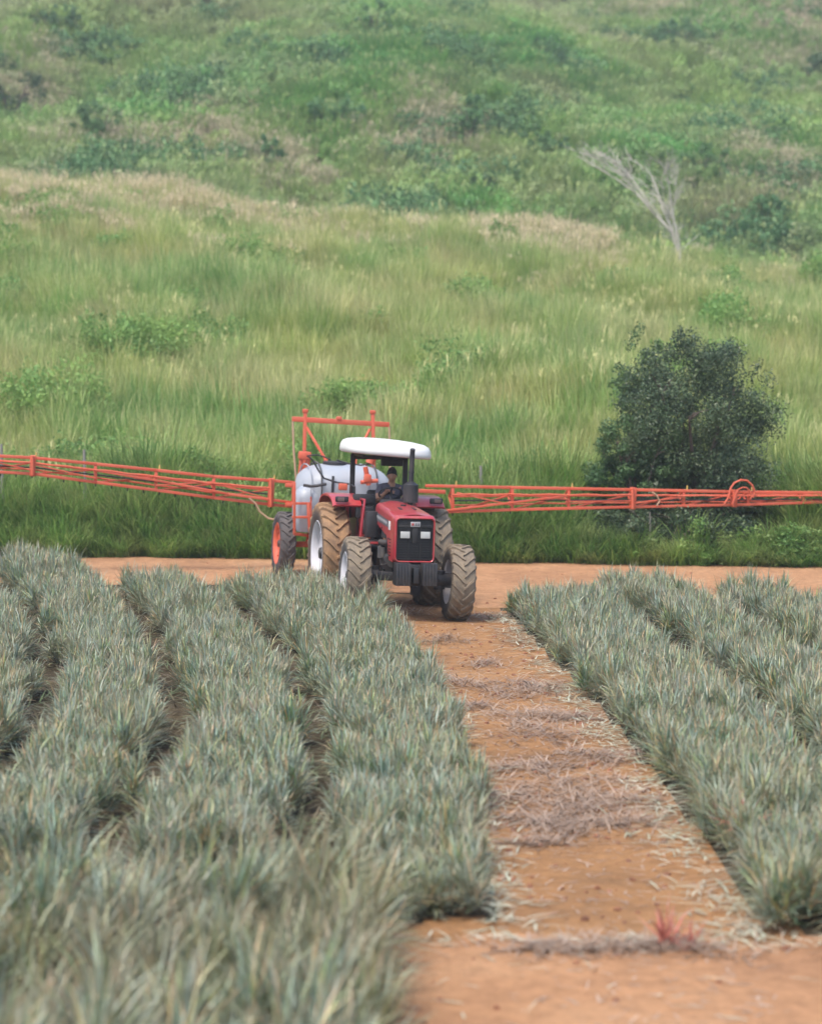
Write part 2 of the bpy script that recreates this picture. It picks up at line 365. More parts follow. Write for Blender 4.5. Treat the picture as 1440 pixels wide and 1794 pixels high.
# gap curves between the crop beds (world x at given Y)
CY_ = np.array([8, 12, 16.9, 22.4, 27.9, 34.7, 38.5, 42, 46.0])
EDGE = {
 'path_l': np.interp, }
def curve(pts):
    pts = sorted(pts); ys = np.array([p[0] for p in pts]); xs = np.array([p[1] for p in pts])
    def f(y):
        y = np.asarray(y, float)
        return (np.interp(y - 0.8, ys, xs) + np.interp(y, ys, xs) + np.interp(y + 0.8, ys, xs)) / 3
    return f
c_A = curve([(8, 0.5), (13, 0.70), (16.9, 0.76), (22.4, 0.77), (27.9, 0.50), (34.7, -0.10), (38.5, -0.80), (42, -1.75), (46, -3)])
c_D = curve([(8, 2.45), (13, 2.65), (16.7, 2.74), (22.4, 2.62), (27.4, 2.43), (32.7, 2.05), (38.2, 1.60), (42, 1.1), (46, .5)])
c_AB = curve([(8, -1.1), (16, -0.95), (23, -0.95), (26, -1.15), (30.5, -1.80), (36, -2.75), (40, -3.9), (44, -5.5)])
c_BC = curve([(8, -2.9), (16, -2.75), (24.8, -2.7), (29.9, -3.35), (36, -4.55), (40, -5.6), (44, -7.1)])
c_CD = curve([(8, -4.7), (16, -4.5), (24.4, -4.3), (30.5, -5.1), (36, -6.4), (40, -7.5), (44, -9)])
c_L4 = lambda y: c_CD(y) - 1.85
c_L5 = lambda y: c_CD(y) - 3.7
c_DE = curve([(8, 4.3), (16, 4.45), (23.4, 4.38), (28.3, 4.3), (34.5, 3.95), (38.2, 3.5), (42, 2.9)])
c_EF = lambda y: c_DE(y) + 1.75
c_FG = lambda y: c_DE(y) + 3.75
c_GH = lambda y: c_DE(y) + 5.6
c_HI = lambda y: c_DE(y) + 7.5
# (left curve, right curve, near Y, far Y)
BEDS = [(c_AB, c_A, 17.3, 39.4), (c_BC, c_AB, 18.6, 40.6), (c_CD, c_BC, 18.6, 42.8), (c_L4, c_CD, 19, 43.0), (c_L5, c_L4, 24, 43.2),
        (c_D, c_DE, 16.9, 38.1), (c_DE, c_EF, 17.2, 40.6), (c_EF, c_FG, 20, 39.0), (c_FG, c_GH, 24, 39.4), (c_GH, c_HI, 30, 38.6)]

gx = np.concatenate([np.linspace(-14, 14, 113)]); 
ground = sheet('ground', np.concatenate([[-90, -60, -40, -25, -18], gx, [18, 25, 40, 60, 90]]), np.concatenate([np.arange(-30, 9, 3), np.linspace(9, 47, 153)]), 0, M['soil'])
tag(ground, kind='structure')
hill = sheet('hillside', np.concatenate([[-200, -150, -110, -85], np.linspace(-70, 70, 120), [85, 110, 150, 200]]),
             np.concatenate([np.linspace(47, 110, 90), np.linspace(112, 260, 75), np.linspace(270, 600, 30)]), -0.0, M['hill'])
tag(hill, kind='structure')
path = sheet('dirt_path', np.linspace(-4, 4, 81), np.linspace(16, 41, 126), 0.006, M['path'],
             lambda x, y: (x > c_A(y) - 0.1 - 1.6 * (y < 17.25 + .2 * np.sin(x * 5))) & (x < c_D(y) + 0.1 + .3 * (y < 17.3)))
tag(path, kind='structure')
road = sheet('dirt_road', np.linspace(-14, 16, 151), np.linspace(37, 47.2, 52), 0.010, M['road'],
             lambda x, y: (y > np.where(x < 0.3, 41.3 - 0.12 * x, 39.2) + 0.2 * np.sin(x * 3)) & (y < road_edge(x) + 0.6))
tag(road, kind='structure')
head = sheet('dirt_headland', np.linspace(-3, 10, 66), np.linspace(8, 16.8, 45), 0.010, M['road'],
             lambda x, y: (y < 16.6 + 0.15 * np.sin(x * 2.3)) & (x > -0.55 + 0.1 * np.sin(y * 5)))
tag(head, kind='structure')

# ------------------------------------------------------------------ blades (numpy)
def blades(n, root, direc, length, width, bend, lean, seg=4, crease=0.0, taper=1.0, gravity=None):
    """n blades. root (n,3); direc azimuth (n); lean angle from vertical at the root; bend extra angle at the tip"""
    s = np.linspace(0, 1, seg + 1)
    ang = lean[:, None] + bend[:, None] * s[None, :] ** 1.4
    dl = length[:, None] / seg
    hx = np.zeros((n, seg + 1)); hz = np.zeros((n, seg + 1))
    am = (ang[:, 1:] + ang[:, :-1]) / 2
    hx[:, 1:] = np.cumsum(np.sin(am) * dl, 1); hz[:, 1:] = np.cumsum(np.cos(am) * dl, 1)
    ca, sa = np.cos(direc)[:, None], np.sin(direc)[:, None]
    P = np.stack([root[:, 0:1] + hx * ca, root[:, 1:2] + hx * sa, root[:, 2:3] + hz], -1)
    w = width[:, None] * (0.75 + 0.5 * np.minimum(s * 4, 1))[None, :] * (1 - s[None, :] ** 2.2 * 0.97) ** taper * 0.5
    side = np.stack([-sa * np.ones_like(w), ca * np.ones_like(w), np.zeros_like(w)], -1)
    if crease > 0:
        nrm = np.stack([-np.cos(ang) * ca, -np.cos(ang) * sa, np.sin(ang)], -1)
        Lv = P - side * w[..., None] + nrm * (w * crease)[..., None]; Rv = P + side * w[..., None] + nrm * (w * crease)[..., None]
        V = np.stack([Lv, P, Rv], 2); k = 3
    else:
        V = np.stack([P - side * w[..., None], P + side * w[..., None]], 2); k = 2
    base = (np.arange(n) * (seg + 1) * k)[:, None, None]
    a = (np.arange(seg) * k)[None, :, None] + np.arange(k - 1)[None, None, :] + base
    F = np.stack([a, a + 1, a + k + 1, a + k], -1).reshape(-1, 4)
    T = np.broadcast_to(s[None, :, None], (n, seg + 1, k)).reshape(-1)
    Rn = np.broadcast_to(rng.random(n)[:, None, None], (n, seg + 1, k)).reshape(-1)
    return V.reshape(-1, 3), F, T, Rn
def merge(parts):
    vs, fs, ts, rs = [], [], [], []; o = 0
    for v, f, t, r in parts:
        vs.append(v); fs.append(f + o); ts.append(t); rs.append(r); o += len(v)
    return np.concatenate(vs), np.concatenate(fs), np.concatenate(ts), np.concatenate(rs)
def mesh_np(name, data, mat):
    v, f, t, r = data
    me = bpy.data.meshes.new(name)
    me.vertices.add(len(v)); me.vertices.foreach_set('co', v.astype(np.float32).ravel())
    me.loops.add(f.size); me.loops.foreach_set('vertex_index', f.astype(np.int32).ravel())
    me.polygons.add(len(f)); me.polygons.foreach_set('loop_start', np.arange(0, f.size, f.shape[1], dtype=np.int32))
    me.polygons.foreach_set('use_smooth', np.ones(len(f), bool))
    for nm, arr in (('t', t), ('r', r)):
        a = me.attributes.new(nm, 'FLOAT', 'POINT'); a.data.foreach_set('value', arr.astype(np.float32))
    me.update(calc_edges=True); me.validate()
    me.materials.append(mat); return me
def U(a, b, n): return rng.uniform(a, b, n)

def pineapple_mesh(name, mat, h=0.62, n=60, spread=1.0, rise=.12, wl=(.014, .024)):
    q = rng.random(n)                                  # 0 inner upright .. 1 outer low
    root = np.stack([U(-.05, .05, n), U(-.05, .05, n), 0.02 + rise * (U(0, .3, n) + .7 * (1 - q))], -1)
    lean = (0.10 + 1.15 * q ** 1.1) * spread + U(-.2, .2, n)
    return mesh_np(name, blades(n, root, U(0, 2 * math.pi, n), h * U(.65, 1.3, n) * (1 - .12 * q), U(*wl, n), U(-.3, 1.2, n), lean, 3, 0.45, 0.8), mat)
def clump_mesh(name, mat, n, rad, h, w, lean=(0.0, .35), bend=(.2, 1.1), seg=4, plumes=0, hv=(.55, 1.1)):
    r = rad * np.sqrt(rng.random(n)); a = U(0, 2 * math.pi, n)
    root = np.stack([r * np.cos(a), r * np.sin(a), np.full(n, -0.05)], -1)
    d = blades(n, root, a + U(-1.2, 1.2, n), h * U(*hv, n), U(w * .6, w * 1.3, n), U(*bend, n), U(*lean, n), seg)
    parts = [d]
    if plumes:   # thin stems that end in a loose seed head
        m = plumes; r = rad * np.sqrt(rng.random(m)); a = U(0, 2 * math.pi, m)
        root = np.stack([r * np.cos(a), r * np.sin(a), np.zeros(m)], -1)
        L = h * U(1.0, 1.3, m); le = U(0, .15, m); be = U(.05, .4, m)
        s = blades(m, root, a, L, np.full(m, w * .35), be, le, 3); parts.append((s[0], s[1], s[2], s[3] * 0 + .95))
        tips = s[0].reshape(m, -1, 2, 3)[:, -2].mean(1)
        k = 7; rt = np.repeat(tips, k, 0) + rng.normal(0, .02, (m * k, 3)); rt[:, 2] += np.tile(np.linspace(0, .3, k) * h * .25, m)
        g = blades(m * k, rt, U(0, 6.28, m * k), U(.10, .22, m * k), np.full(m * k, w * .8), U(.2, 1, m * k), U(.2, .9, m * k), 2)
        parts.append((g[0], g[1], g[2] * 0 + 1.0, g[3] * .3 + .7))
    return mesh_np(name, merge(parts), mat)
def foliage_data(blobs, n, size):
    """leaf-sized faces spread through the volume of many small lumps. blobs: (centre, radius)"""
    B = np.array([[*c, r] for c, r in blobs]); p = B[:, 3] ** 2; p /= p.sum()
    i = rng.choice(len(B), n, p=p); u = rng.normal(size=(n, 3)); u /= np.linalg.norm(u, axis=1)[:, None]
    rr = B[i, 3] * (rng.random(n) ** 0.42) * U(.8, 1.12, n)
    c = B[i, :3] + u * rr[:, None]
    nrm = u + rng.normal(0, .7, (n, 3)); nrm /= np.linalg.norm(nrm, axis=1)[:, None]
    ax = np.cross(nrm, rng.normal(size=(n, 3))); ax /= np.linalg.norm(ax, axis=1)[:, None]; bx = np.cross(nrm, ax)
    s = (size * U(.6, 1.3, n))[:, None]
    V = np.stack([c - ax * s, c - bx * s * .45, c + ax * s, c + bx * s * .45], 1).reshape(-1, 3)
    F = np.arange(n * 4).reshape(n, 4)
    rb = rng.random(len(B))[i]                          # leaves of one lump share their tint
    Rn = np.repeat(np.clip(rb * .6 + rng.random(n) * .4, 0, 1), 4); T = np.repeat(rng.random(n), 4)
    return V, F, T, Rn

_src = {}
def scatter(name, pts, scale, rot, idx, meshes, label=None, cat=None):
    """one stuff object: points that carry clump meshes"""
    n = len(pts)
    me = bpy.data.meshes.new(name + '_points'); me.vertices.add(n); me.vertices.foreach_set('co', np.asarray(pts, np.float32).ravel())
    for nm, ty, arr in (('sc', 'FLOAT_VECTOR', scale), ('ro', 'FLOAT_VECTOR', rot)):
        a = me.attributes.new(nm, ty, 'POINT'); a.data.foreach_set('vector', np.asarray(arr, np.float32).ravel())
    a = me.attributes.new('ix', 'INT', 'POINT'); a.data.foreach_set('value', np.asarray(idx, np.int32))
    o = bpy.data.objects.new(name, me); COL.objects.link(o)
    ng = bpy.data.node_groups.new(name + '_nodes', 'GeometryNodeTree')
    ng.interface.new_socket('Geometry', in_out='INPUT', socket_type='NodeSocketGeometry')
    ng.interface.new_socket('Geometry', in_out='OUTPUT', socket_type='NodeSocketGeometry')
    gi = ng.nodes.new('NodeGroupInput'); go = ng.nodes.new('NodeGroupOutput')
    iop = ng.nodes.new('GeometryNodeInstanceOnPoints'); jn = ng.nodes.new('GeometryNodeJoinGeometry')
    for m in reversed(meshes):
        if m.name not in _src: _src[m.name] = bpy.data.objects.new(m.name + '_source', m)
        oi = ng.nodes.new('GeometryNodeObjectInfo'); oi.inputs['Object'].default_value = _src[m.name]; oi.inputs['As Instance'].default_value = True
        ng.links.new(oi.outputs['Geometry'], jn.inputs[0])
    def na(nm, ty):
        q = ng.nodes.new('GeometryNodeInputNamedAttribute'); q.data_type = ty; q.inputs['Name'].default_value = nm
        return q.outputs['Attribute']
    er = ng.nodes.new('FunctionNodeEulerToRotation'); ng.links.new(na('ro', 'FLOAT_VECTOR'), er.inputs[0])
    ng.links.new(gi.outputs[0], iop.inputs['Points']); ng.links.new(jn.outputs[0], iop.inputs['Instance'])
    iop.inputs['Pick Instance'].default_value = True
    ng.links.new(na('ix', 'INT'), iop.inputs['Instance Index']); ng.links.new(er.outputs[0], iop.inputs['Rotation'])
    ng.links.new(na('sc', 'FLOAT_VECTOR'), iop.inputs['Scale']); ng.links.new(iop.outputs[0], go.inputs[0])
    o.modifiers.new('scatter', 'NODES').node_group = ng
    tag(o, label, cat, kind='stuff'); return o
def spread_on(x, y, smin, smax, nvar, sink=0.0, tilt=.12, zs=(0.85, 1.2)):
    n = len(x); s = U(smin, smax, n)
    pts = np.stack([x, y, gz(x, y) - sink], -1)
    return pts, np.stack([s, s, s * U(*zs, n)], -1), np.stack([U(-tilt, tilt, n), U(-tilt, tilt, n), U(0, 6.283, n)], -1), rng.integers(0, nvar, n)
def vnoise(x, y, sc, seed=0):
    r = np.random.default_rng(seed); out = np.zeros_like(x, dtype=float)
    for _ in range(7):
        a = r.uniform(0, 6.28); k = sc * r.uniform(.5, 2.0); out += np.sin((x * math.cos(a) + y * math.sin(a)) * k + r.uniform(0, 6.28))
    return out / 3.5

# ------------------------------------------------------------------ pineapple crop
pine_meshes = [pineapple_mesh('pineapple_plant_shape', M['pine'], U(.25, .31, 1)[0], 125, 1.0, .33, (.009, .016)) for _ in range(9)]
tall_meshes = [pineapple_mesh('tall_pineapple_plant_shape', M['pine_old'], U(.52, .62, 1)[0], 150, 1.0, .46, (.011, .020)) for _ in range(9)]
px_, py_, pk = [], [], []
for (cl, cr, y0, y1) in BEDS:
    L = y1 - y0; step = 0.20
    for yy in np.arange(y0, y1, step):
        a, b = float(cl(yy)) + (.17 if cl is c_D else (.31 if cl(20) < 1 else .32)) + .09 * math.sin(yy * 2.1) + rng.normal(0, .05), float(cr(yy)) - (.16 if cr is c_A else .29 if cr(20) < 1 else .32) + .09 * math.sin(yy * 1.7 + 2) + rng.normal(0, .05)
        if cl is c_CD or cl is c_BC or cl is c_AB: pass
        m = max(2, int(round((b - a) / 0.20)))
        for k in range(m):
            px_.append(a + (b - a) * (k + .5) / m + rng.normal(0, .05)); py_.append(yy + rng.normal(0, .07)); pk.append(1.0)
# the near block of taller plants at the lower left
for yy in np.arange(9.2, 16.7, 0.36):
    xr = float(np.interp(yy, [9, 12, 14.6, 16.2, 17.4], [-0.2, -0.25, -0.28, -0.35, -0.70]))
    for xx in np.arange(-4.6, xr, 0.32):
        px_.append(xx + rng.normal(0, .07)); py_.append(yy + rng.normal(0, .08)); pk.append(1.3)
px_, py_, pk = np.array(px_), np.array(py_), np.array(pk)
half = 0.205 * py_ + 0.8
keep = (np.abs(px_) < half) & (rng.random(len(px_)) > 0.05)
# an open crossing row where tops thin out now and then
keep &= ~((vnoise(px_, py_, 2.2, 3) > 1.25))
px_, py_, pk = px_[keep], py_[keep], pk[keep]
o_ = np.argsort(py_); px_, py_, pk = px_[o_], py_[o_], pk[o_]
pk2 = 1 + .25 * sstep(39.5, 41.5, py_) * (px_ < -5.5); sc_ = pk * pk2 * U(.80, 1.18, len(px_)) * (1 + .10 * vnoise(px_, py_, 1.3, 8))
vis = np.where((py_ > 10.6) | (pk > 1.2))[0][:300]; first = set(vis.tolist())
zones = [('taller grey-green pineapple plant with browning leaves in the block at the lower left', 'pineapple plants of the lower left block'),
         ('grey-green pineapple plant in the near rows on the left of the dirt path', 'near pineapple plants left of the path'),
         ('grey-green pineapple plant in the near rows on the right of the dirt path', 'near pineapple plants right of the path')]
protos = {}
for i in vis:
    z = 0 if pk[i] > 1.2 else 1 if px_[i] < 1.6 else 2
    if z not in protos:
        p = bpy.data.objects.new('pineapple_plant', (pine_meshes if z else tall_meshes)[z]); protos[z] = p
        tag(p, zones[z][0], 'pineapple plant', zones[z][1])
    else:
        p = protos[z].copy(); p.data = (pine_meshes if z else tall_meshes)[int(rng.integers(0, 9))]
    COL.objects.link(p)
    p.location = (px_[i], py_[i], gzf(px_[i], py_[i])); p.rotation_euler = (Matrix.Rotation(rng.uniform(.0, .35) if z == 0 else rng.uniform(-.15, .15), 3, 'Y') @ Matrix.Rotation(rng.uniform(-.15, .15), 3, 'X') @ Matrix.Rotation(rng.uniform(0, 6.28), 3, 'Z')).to_euler()
    q = float(sc_[i]) / pk[i]; p.scale = (q, q, q)
rest = np.array([i for i in range(len(px_)) if i not in first])
n = len(rest); s = sc_[rest]
scatter('pineapple_crop', np.stack([px_[rest], py_[rest], gz(px_[rest], py_[rest])], -1), np.stack([s, s, s * U(.9, 1.1, n)], -1),
        np.stack([U(-.15, .15, n), U(-.15, .15, n), U(0, 6.28, n)], -1), rng.integers(0, 9, n), pine_meshes,
        'curving rows of grey-green pineapple plants stretching back on both sides of the dirt path', 'pineapple crop')
print('pineapples', len(px_))

# reddish seedlings on the soil
def red_plant(px, py, s, label, lift=0.0):
    w = at_height(px, py, 0.0)
    me = pineapple_mesh('red_pineapple_shape', M['pine_red'], 0.36, 26, 1.0, .06, (.014, .024))
    o = bpy.data.objects.new('red_pineapple_plant', me); COL.objects.link(o); o.location = (w.x, w.y, gzf(w.x, w.y)); o.scale = (s,) * 3; o.location.z += lift
    tag(o, label, 'pineapple plant')
red_plant(1165, 1664, 0.85, 'small reddish pineapple seedling alone in the middle of the dirt path')
red_plant(1212, 1666, 0.62, 'smallest reddish pineapple seedling at the foot of the path, right of the other one')
w = at_height(1305, 1540, 0.0)
red_plant(1302, 1500, 0.95, 'pineapple plant with pinkish red upright leaves on the path side of the right row', .22)

# dry litter heaps on the path, cut leaves along the bed edges
def lying(name, x, y, z, L, w, mat, label, cat, lift=.25):
    n = len(x); root = np.stack([x, y, z], -1)
    d = blades(n, root, U(0, 6.283, n), U(*L, n), U(*w, n), U(-.1, .25, n), U(1.50 - lift, 1.58, n), 4, 0.3)
    o = bpy.data.objects.new(name, mesh_np(name, d, mat)); COL.objects.link(o); return tag(o, label, cat, kind='stuff')
hx, hy, hz = [], [], []
heaps = [(930, 1255, 95, 10), (1060, 1325, 80, 12), (900, 1400, 70, 16), (1080, 1445, 70, 10), (930, 1480, 60, 6), (960, 1205, 60, 8), (820, 1200, 60, 6), (1000, 1262, 60, 7), (905, 1212, 60, 14), (945, 1290, 75, 18), (960, 1345, 60, 10), (1010, 1380, 95, 26), (1005, 1430, 90, 24), (985, 1455, 90, 18), (850, 1165, 35, 6), (780, 1130, 40, 5),
         (880, 1350, 60, 8), (760, 1190, 30, 6), (1080, 1668, 150, 12), (1190, 1668, 130, 12), (980, 1672, 120, 10), (830, 1240, 35, 8), (1100, 1410, 60, 12), (900, 1440, 70, 8), (700, 1085, 35, 5), (860, 1090, 45, 5)]
for (a, b, ra, rb) in heaps:
    c = at_height(a, b); rx = ra / FPX * c.y; c2 = at_height(a, b - rb); ry = c2.y - c.y
    m = min(int(950 * rx * min(ry, 1.4) + 90), 850)
    u = rng.normal(0, .62, (m, 2)); u[:, 1] += .35 * np.sin(u[:, 0] * 4 + a); q = np.exp(-(u ** 2).sum(1) * 1.2)
    x = c.x + u[:, 0] * rx; y = c.y + u[:, 1] * min(ry, 1.2); hx.append(x); hy.append(y); hz.append(gz(x, y) + rng.random(m) * .07 * q)
hx, hy, hz = map(np.concatenate, (hx, hy, hz))
lying('dry_leaf_litter', hx, hy, hz, (.12, .34), (.006, .013), M['litter'], 'greyish brown heaps of dried leaves lying across the dirt path', 'leaf litter', .35)
# loose thin litter all over the path
fx, fy = [], []
m = 3600; y = U(10, 40, m); s_ = rng.choice([0, 1], m, p=[.35, .65])
off = np.abs(rng.normal(0, .21, m)); kp = vnoise(y * 3.0, s_ * 9.0, 1.0, 31) > -.2
x = np.where(s_ == 0, c_A(y) + off * .8 - .12, c_D(y) - off * 1.2 + .08); k = (y > 16.6) & (y < 38) & (kp | (rng.random(m) < .3))
fx.append(x[k]); fy.append(y[k])
m = 110; x = U(-.2, 3.5, m); y = 16.55 + rng.normal(0, .09, m); fx.append(x); fy.append(y)
m = 40; x = U(.2, 3.5, m); y = U(11, 16.4, m); fx.append(x); fy.append(y)
fx, fy = np.concatenate(fx), np.concatenate(fy)
lying('fallen_leaves', fx, fy, gz(fx, fy) + .015 + .05 * rng.random(len(fx)), (.10, .34), (.007, .016), M['fallen'], 'pale cut pineapple leaves strewn along the edges of the dirt path', 'fallen leaves', .06)
m = 4200; y = U(17, 42, m); cs = [c_AB, c_BC, c_CD, c_L4, c_DE, c_EF, c_FG]; ci_ = rng.integers(0, 7, m)
x = np.array([float(cs[int(q)](yy)) for q, yy in zip(ci_, y)]) + rng.normal(0, .16, m)
lying('gap_mulch', x, y, gz(x, y) + .01 + .04 * rng.random(m), (.14, .4), (.010, .022), M['mulch'], 'brown and olive dead leaves covering the soil in the narrow gaps between crop rows', 'leaf litter', .4)
m = 1800; y = U(9, 38, m); x = c_A(y) + (c_D(y) - c_A(y)) * rng.random(m)
fx, fy = x, y
lying('leaf_scraps', fx, fy, gz(fx, fy) + .012, (.05, .2), (.006, .016), M['litter'], 'small brown scraps of leaf scattered over the bare soil of the path', 'leaf scraps', .05)
# clods
def clod_mesh():
    bm = bmesh.new(); bmesh.ops.create_icosphere(bm, subdivisions=2, radius=1)
    for v in bm.verts: v.co *= 1 + rng.uniform(-.22, .22); v.co.z *= .65
    me = bpy.data.meshes.new('clod_shape'); bm.to_mesh(me); bm.free(); me.materials.append(M['clod']); return me
cm = [clod_mesh() for _ in range(4)]
m = 1500; y = U(9, 46, m); x = np.where(y < 16.5, U(-.2, 4.2, m), np.where(y < 40, c_A(y) + (c_D(y) - c_A(y)) * rng.random(m), U(-9, 10, m)))
s = .007 + .035 * rng.random(m) ** 5
scatter('soil_clods', np.stack([x, y, gz(x, y) + .008], -1), np.stack([s, s, s], -1), np.stack([U(0, 1, m), U(0, 1, m), U(0, 6, m)], -1), rng.integers(0, 4, m), cm,
        'reddish clods of earth scattered over the dirt path and road', 'soil clods')

# ------------------------------------------------------------------ grass and scrub
def region(n, x0, x1, y0, y1, k=0.205, pad=3):
    y = U(y0, y1, n); x = U(-1, 1, n) * (k * y + pad); return x, y
g_road = [clump_mesh('roadside_clump', M['grass_road'], 85, .34, 1.35, .026, (0, .5), (.3, 1.5), 5) for _ in range(4)]
for _ in range(2):
    bl = [((rng.normal(0, .2), rng.normal(0, .2), U(.1, 1.0, 1)[0]), U(.12, .3, 1)[0]) for _ in range(9)]
    g_road.append(mesh_np('weed_leaf_clump', foliage_data(bl, 420, .045), M['grass_road']))
x, y = region(2300, 0, 0, 46, 51); e = road_edge(x) + .15 + .18 * vnoise(x, x * .3, 2.5, 6); y = e + (rng.random(len(x)) ** 1.2) * 4.4
P, S, Rt, I = spread_on(x, y, .7, 1.15, 6)
I = np.where(vnoise(x, y, 1.0, 12) > .5, I, I % 4)
kb = ((x - 6.0) / 2.6) ** 2 + ((y - 48.6) / 2.2) ** 2 > 1; S[~kb] *= .55; kb = kb | (y < 46.75); x, y, e, P, S, Rt, I = x[kb], y[kb], e[kb], P[kb], S[kb], Rt[kb], I[kb]
h = np.clip(.42 + (y - e) * .55, .42, 1.15) * (1 + .3 * vnoise(x, y, 1.1, 2)); S *= h[:, None]; S[:, 2] *= np.where((x > 6.2) & (y < 47.6), .6, 1); S[:, 0] /= np.sqrt(h); S[:, 1] /= np.sqrt(h)
scatter('roadside_grass', P, S, Rt, I, g_road, 'tall dark green grass growing thick along the far edge of the dirt road', 'grass')
g_hill = [clump_mesh('hill_grass_clump', M['grass_hill'], 85, .42, 1.25, .022, (0, .38), (.1, .9), 4, k_) for k_ in (0, 0, 0, 1, 3)]
for _ in range(2):
    bl = [((rng.normal(0, .28), rng.normal(0, .28), U(.2, 1.15, 1)[0]), U(.12, .32, 1)[0]) for _ in range(10)]
    g_hill.append(mesh_np('forb_leaf_clump', foliage_data(bl, 420, .05), M['forb']))
#
# for _ in range(5)]
x, y = region(11500, 0, 0, 49.5, 99); y = 49.5 + (rng.random(len(x)) ** .85) * 48
k = np.abs(x) < .205 * y + 3; x, y = x[k], y[k]
P, S, Rt, I = spread_on(x, y, .75, 1.3, 5, zs=(.6, 1.35)); I = np.where(vnoise(x, y, .5, 21) < .3, I % 3, I); I = np.where((vnoise(x, y, .75, 22) > .75) & (rng.random(len(x)) < .8), 5 + I % 2, I); S[:, 2] *= 1 + .18 * vnoise(x, y, .9, 5); S[:, 2] = np.clip(S[:, 2], .45, 2)
scatter('hillside_grass', P, S, Rt, I, g_hill, 'tall yellow-green grass covering the slope behind the road', 'grass')
g_crest = [clump_mesh('crest_clump', M['grass_crest'], 60, .4, 1.4, .026, (0, .22), (.1, .7), 4, 14) for _ in range(3)]
x, y = region(2900, 0, 0, 79, 99); y = 99 - (99 - y) * rng.random(len(x)) ** .6; P, S, Rt, I = spread_on(x, y, .8, 1.25, 3)
k = (rng.random(len(x)) < np.clip(.75 - (x + 12) * .06, 0.04, .65) * np.clip((y - 78) / 14, .15, 1)) | ((np.abs(x - 6) < 3.2) & (rng.random(len(x)) < .5)) ; P, S, Rt, I = P[k], S[k], Rt[k], I[k]
scatter('seeding_grass', P, S, Rt, I, g_crest, 'pale tan seeding grass along the crest of the first slope', 'grass')
def leaf_variants(nm, mat, k, spread_, hz, n, sz):
    out = []
    for _ in range(k):
        bl = [((rng.normal(0, spread_), rng.normal(0, spread_), U(.1, hz, 1)[0]), U(.2, .45, 1)[0]) for _ in range(9)]
        out.append(mesh_np(nm, foliage_data(bl, n, sz), mat))
    return out
g_scrub = [clump_mesh('scrub_clump', M['scrub'], 90, .8, 1.2, .055, (.0, .8), (.2, 1.2), 3, 3) for _ in range(3)]
for _ in range(3):
    bl = [((rng.normal(0, .5), rng.normal(0, .5), U(.1, .8, 1)[0]), U(.2, .45, 1)[0]) for _ in range(9)]
    g_scrub.append(mesh_np('scrub_leaf_clump', foliage_data(bl, 260, .10), M['scrub']))
g_scrub += leaf_variants('thicket_leaf_clump', M['leaf_far'], 2, .55, 1.0, 300, .10)
x, y = region(18000, 0, 0, 99, 235, .205, 6); y = 99 + (rng.random(len(x)) ** 1.1) * 125; k = np.abs(x) < .205 * y + 6; x, y = x[k], y[k]
P, S, Rt, I = spread_on(x, y, .7, 1.5, 8); big = vnoise(x, y, .25, 9); S[:, 2] *= 1 + .25 * big; S[:, 2] = np.clip(S[:, 2], .4, 2.2)
big2 = vnoise(x, y, .55, 10); I = np.where(big + big2 * .7 > .35, rng.integers(3, 6, len(x)), rng.integers(0, 4, len(x))); I = np.where((vnoise(x, y, .38, 14) > .62) & (rng.random(len(x)) < .8), rng.integers(6, 8, len(x)), I)
scatter('hill_scrub', P, S, Rt, I, g_scrub, 'rough mixed grass and low scrub covering the steep far hillside', 'scrub')

# ------------------------------------------------------------------ bushes and trees
def bush(name, X, Y, w, h, leafm, n, size, label, cat, group=None, nblob=60, lean=0.0, squash=.9, z0=.0, prof=None):
    z = gzf(X, Y); root = empty(name, (X, Y, z)); tag(root, label, cat, group)
    mb = MB(); blobs = []
    ns = 7
    for k in range(ns):
        a = 2 * math.pi * k / ns + rng.uniform(-.3, .3); d = rng.uniform(.25, .75) * w / 2
        top = Vector((math.cos(a) * d + lean * h, math.sin(a) * d, h * rng.uniform(.45, .72)))
        pts = [Vector((rng.uniform(-.1, .1), rng.uniform(-.1, .1), -.15)), top * .35 + Vector((0, 0, h * .06)), top * .7, top]
        r0 = h * .018; mb.tube(pts, [r0, r0 * .75, r0 * .5, r0 * .2], 7)
        for _ in range(3):
            q = pts[2].lerp(pts[3], rng.random()); e_ = q + Vector((rng.uniform(-.12, .12) * w, rng.uniform(-.12, .12) * w, h * rng.uniform(.02, .10)))
            mb.tube([q, (q + e_) / 2 + Vector((0, 0, .05)), e_], [r0 * .4, r0 * .25, r0 * .1], 5)
    while len(blobs) < nblob:
        u = rng.normal(size=3); u /= (np.abs(u) ** 2.7).sum() ** (1 / 2.7); rr = rng.random() ** .4
        bx, by, bz = u * rr; bz = (bz + 1) / 2
        ww = 1.0 if prof is None else prof(bz)
        blobs.append(((bx * w / 2 * .86 * ww + lean * h * bz, by * w / 2 * .86 * ww, z0 + bz * h * squash), max(.17, w * rng.uniform(.045, .11)) if h > 2 else rng.uniform(.16, .3)))
    for _ in range(nblob // 5):      # sprigs that break the outline
        c_, r_ = blobs[int(rng.integers(0, len(blobs)))]; v_ = Vector((c_[0], c_[1], (c_[2] - h * .35) * .8)).normalized()
        for q_ in (.6, 1.1): blobs.append((tuple(Vector(c_) + v_ * w * .05 * q_ + Vector((0, 0, .015 * h * q_))), w * .035))
    mb.build('stem', M['bark'], root)
    o = bpy.data.objects.new('foliage', mesh_np('foliage', foliage_data(blobs, n, size), leafm)); COL.objects.link(o); o.parent = root
    return root
b1 = at_depth(1215, 905, 49.6)
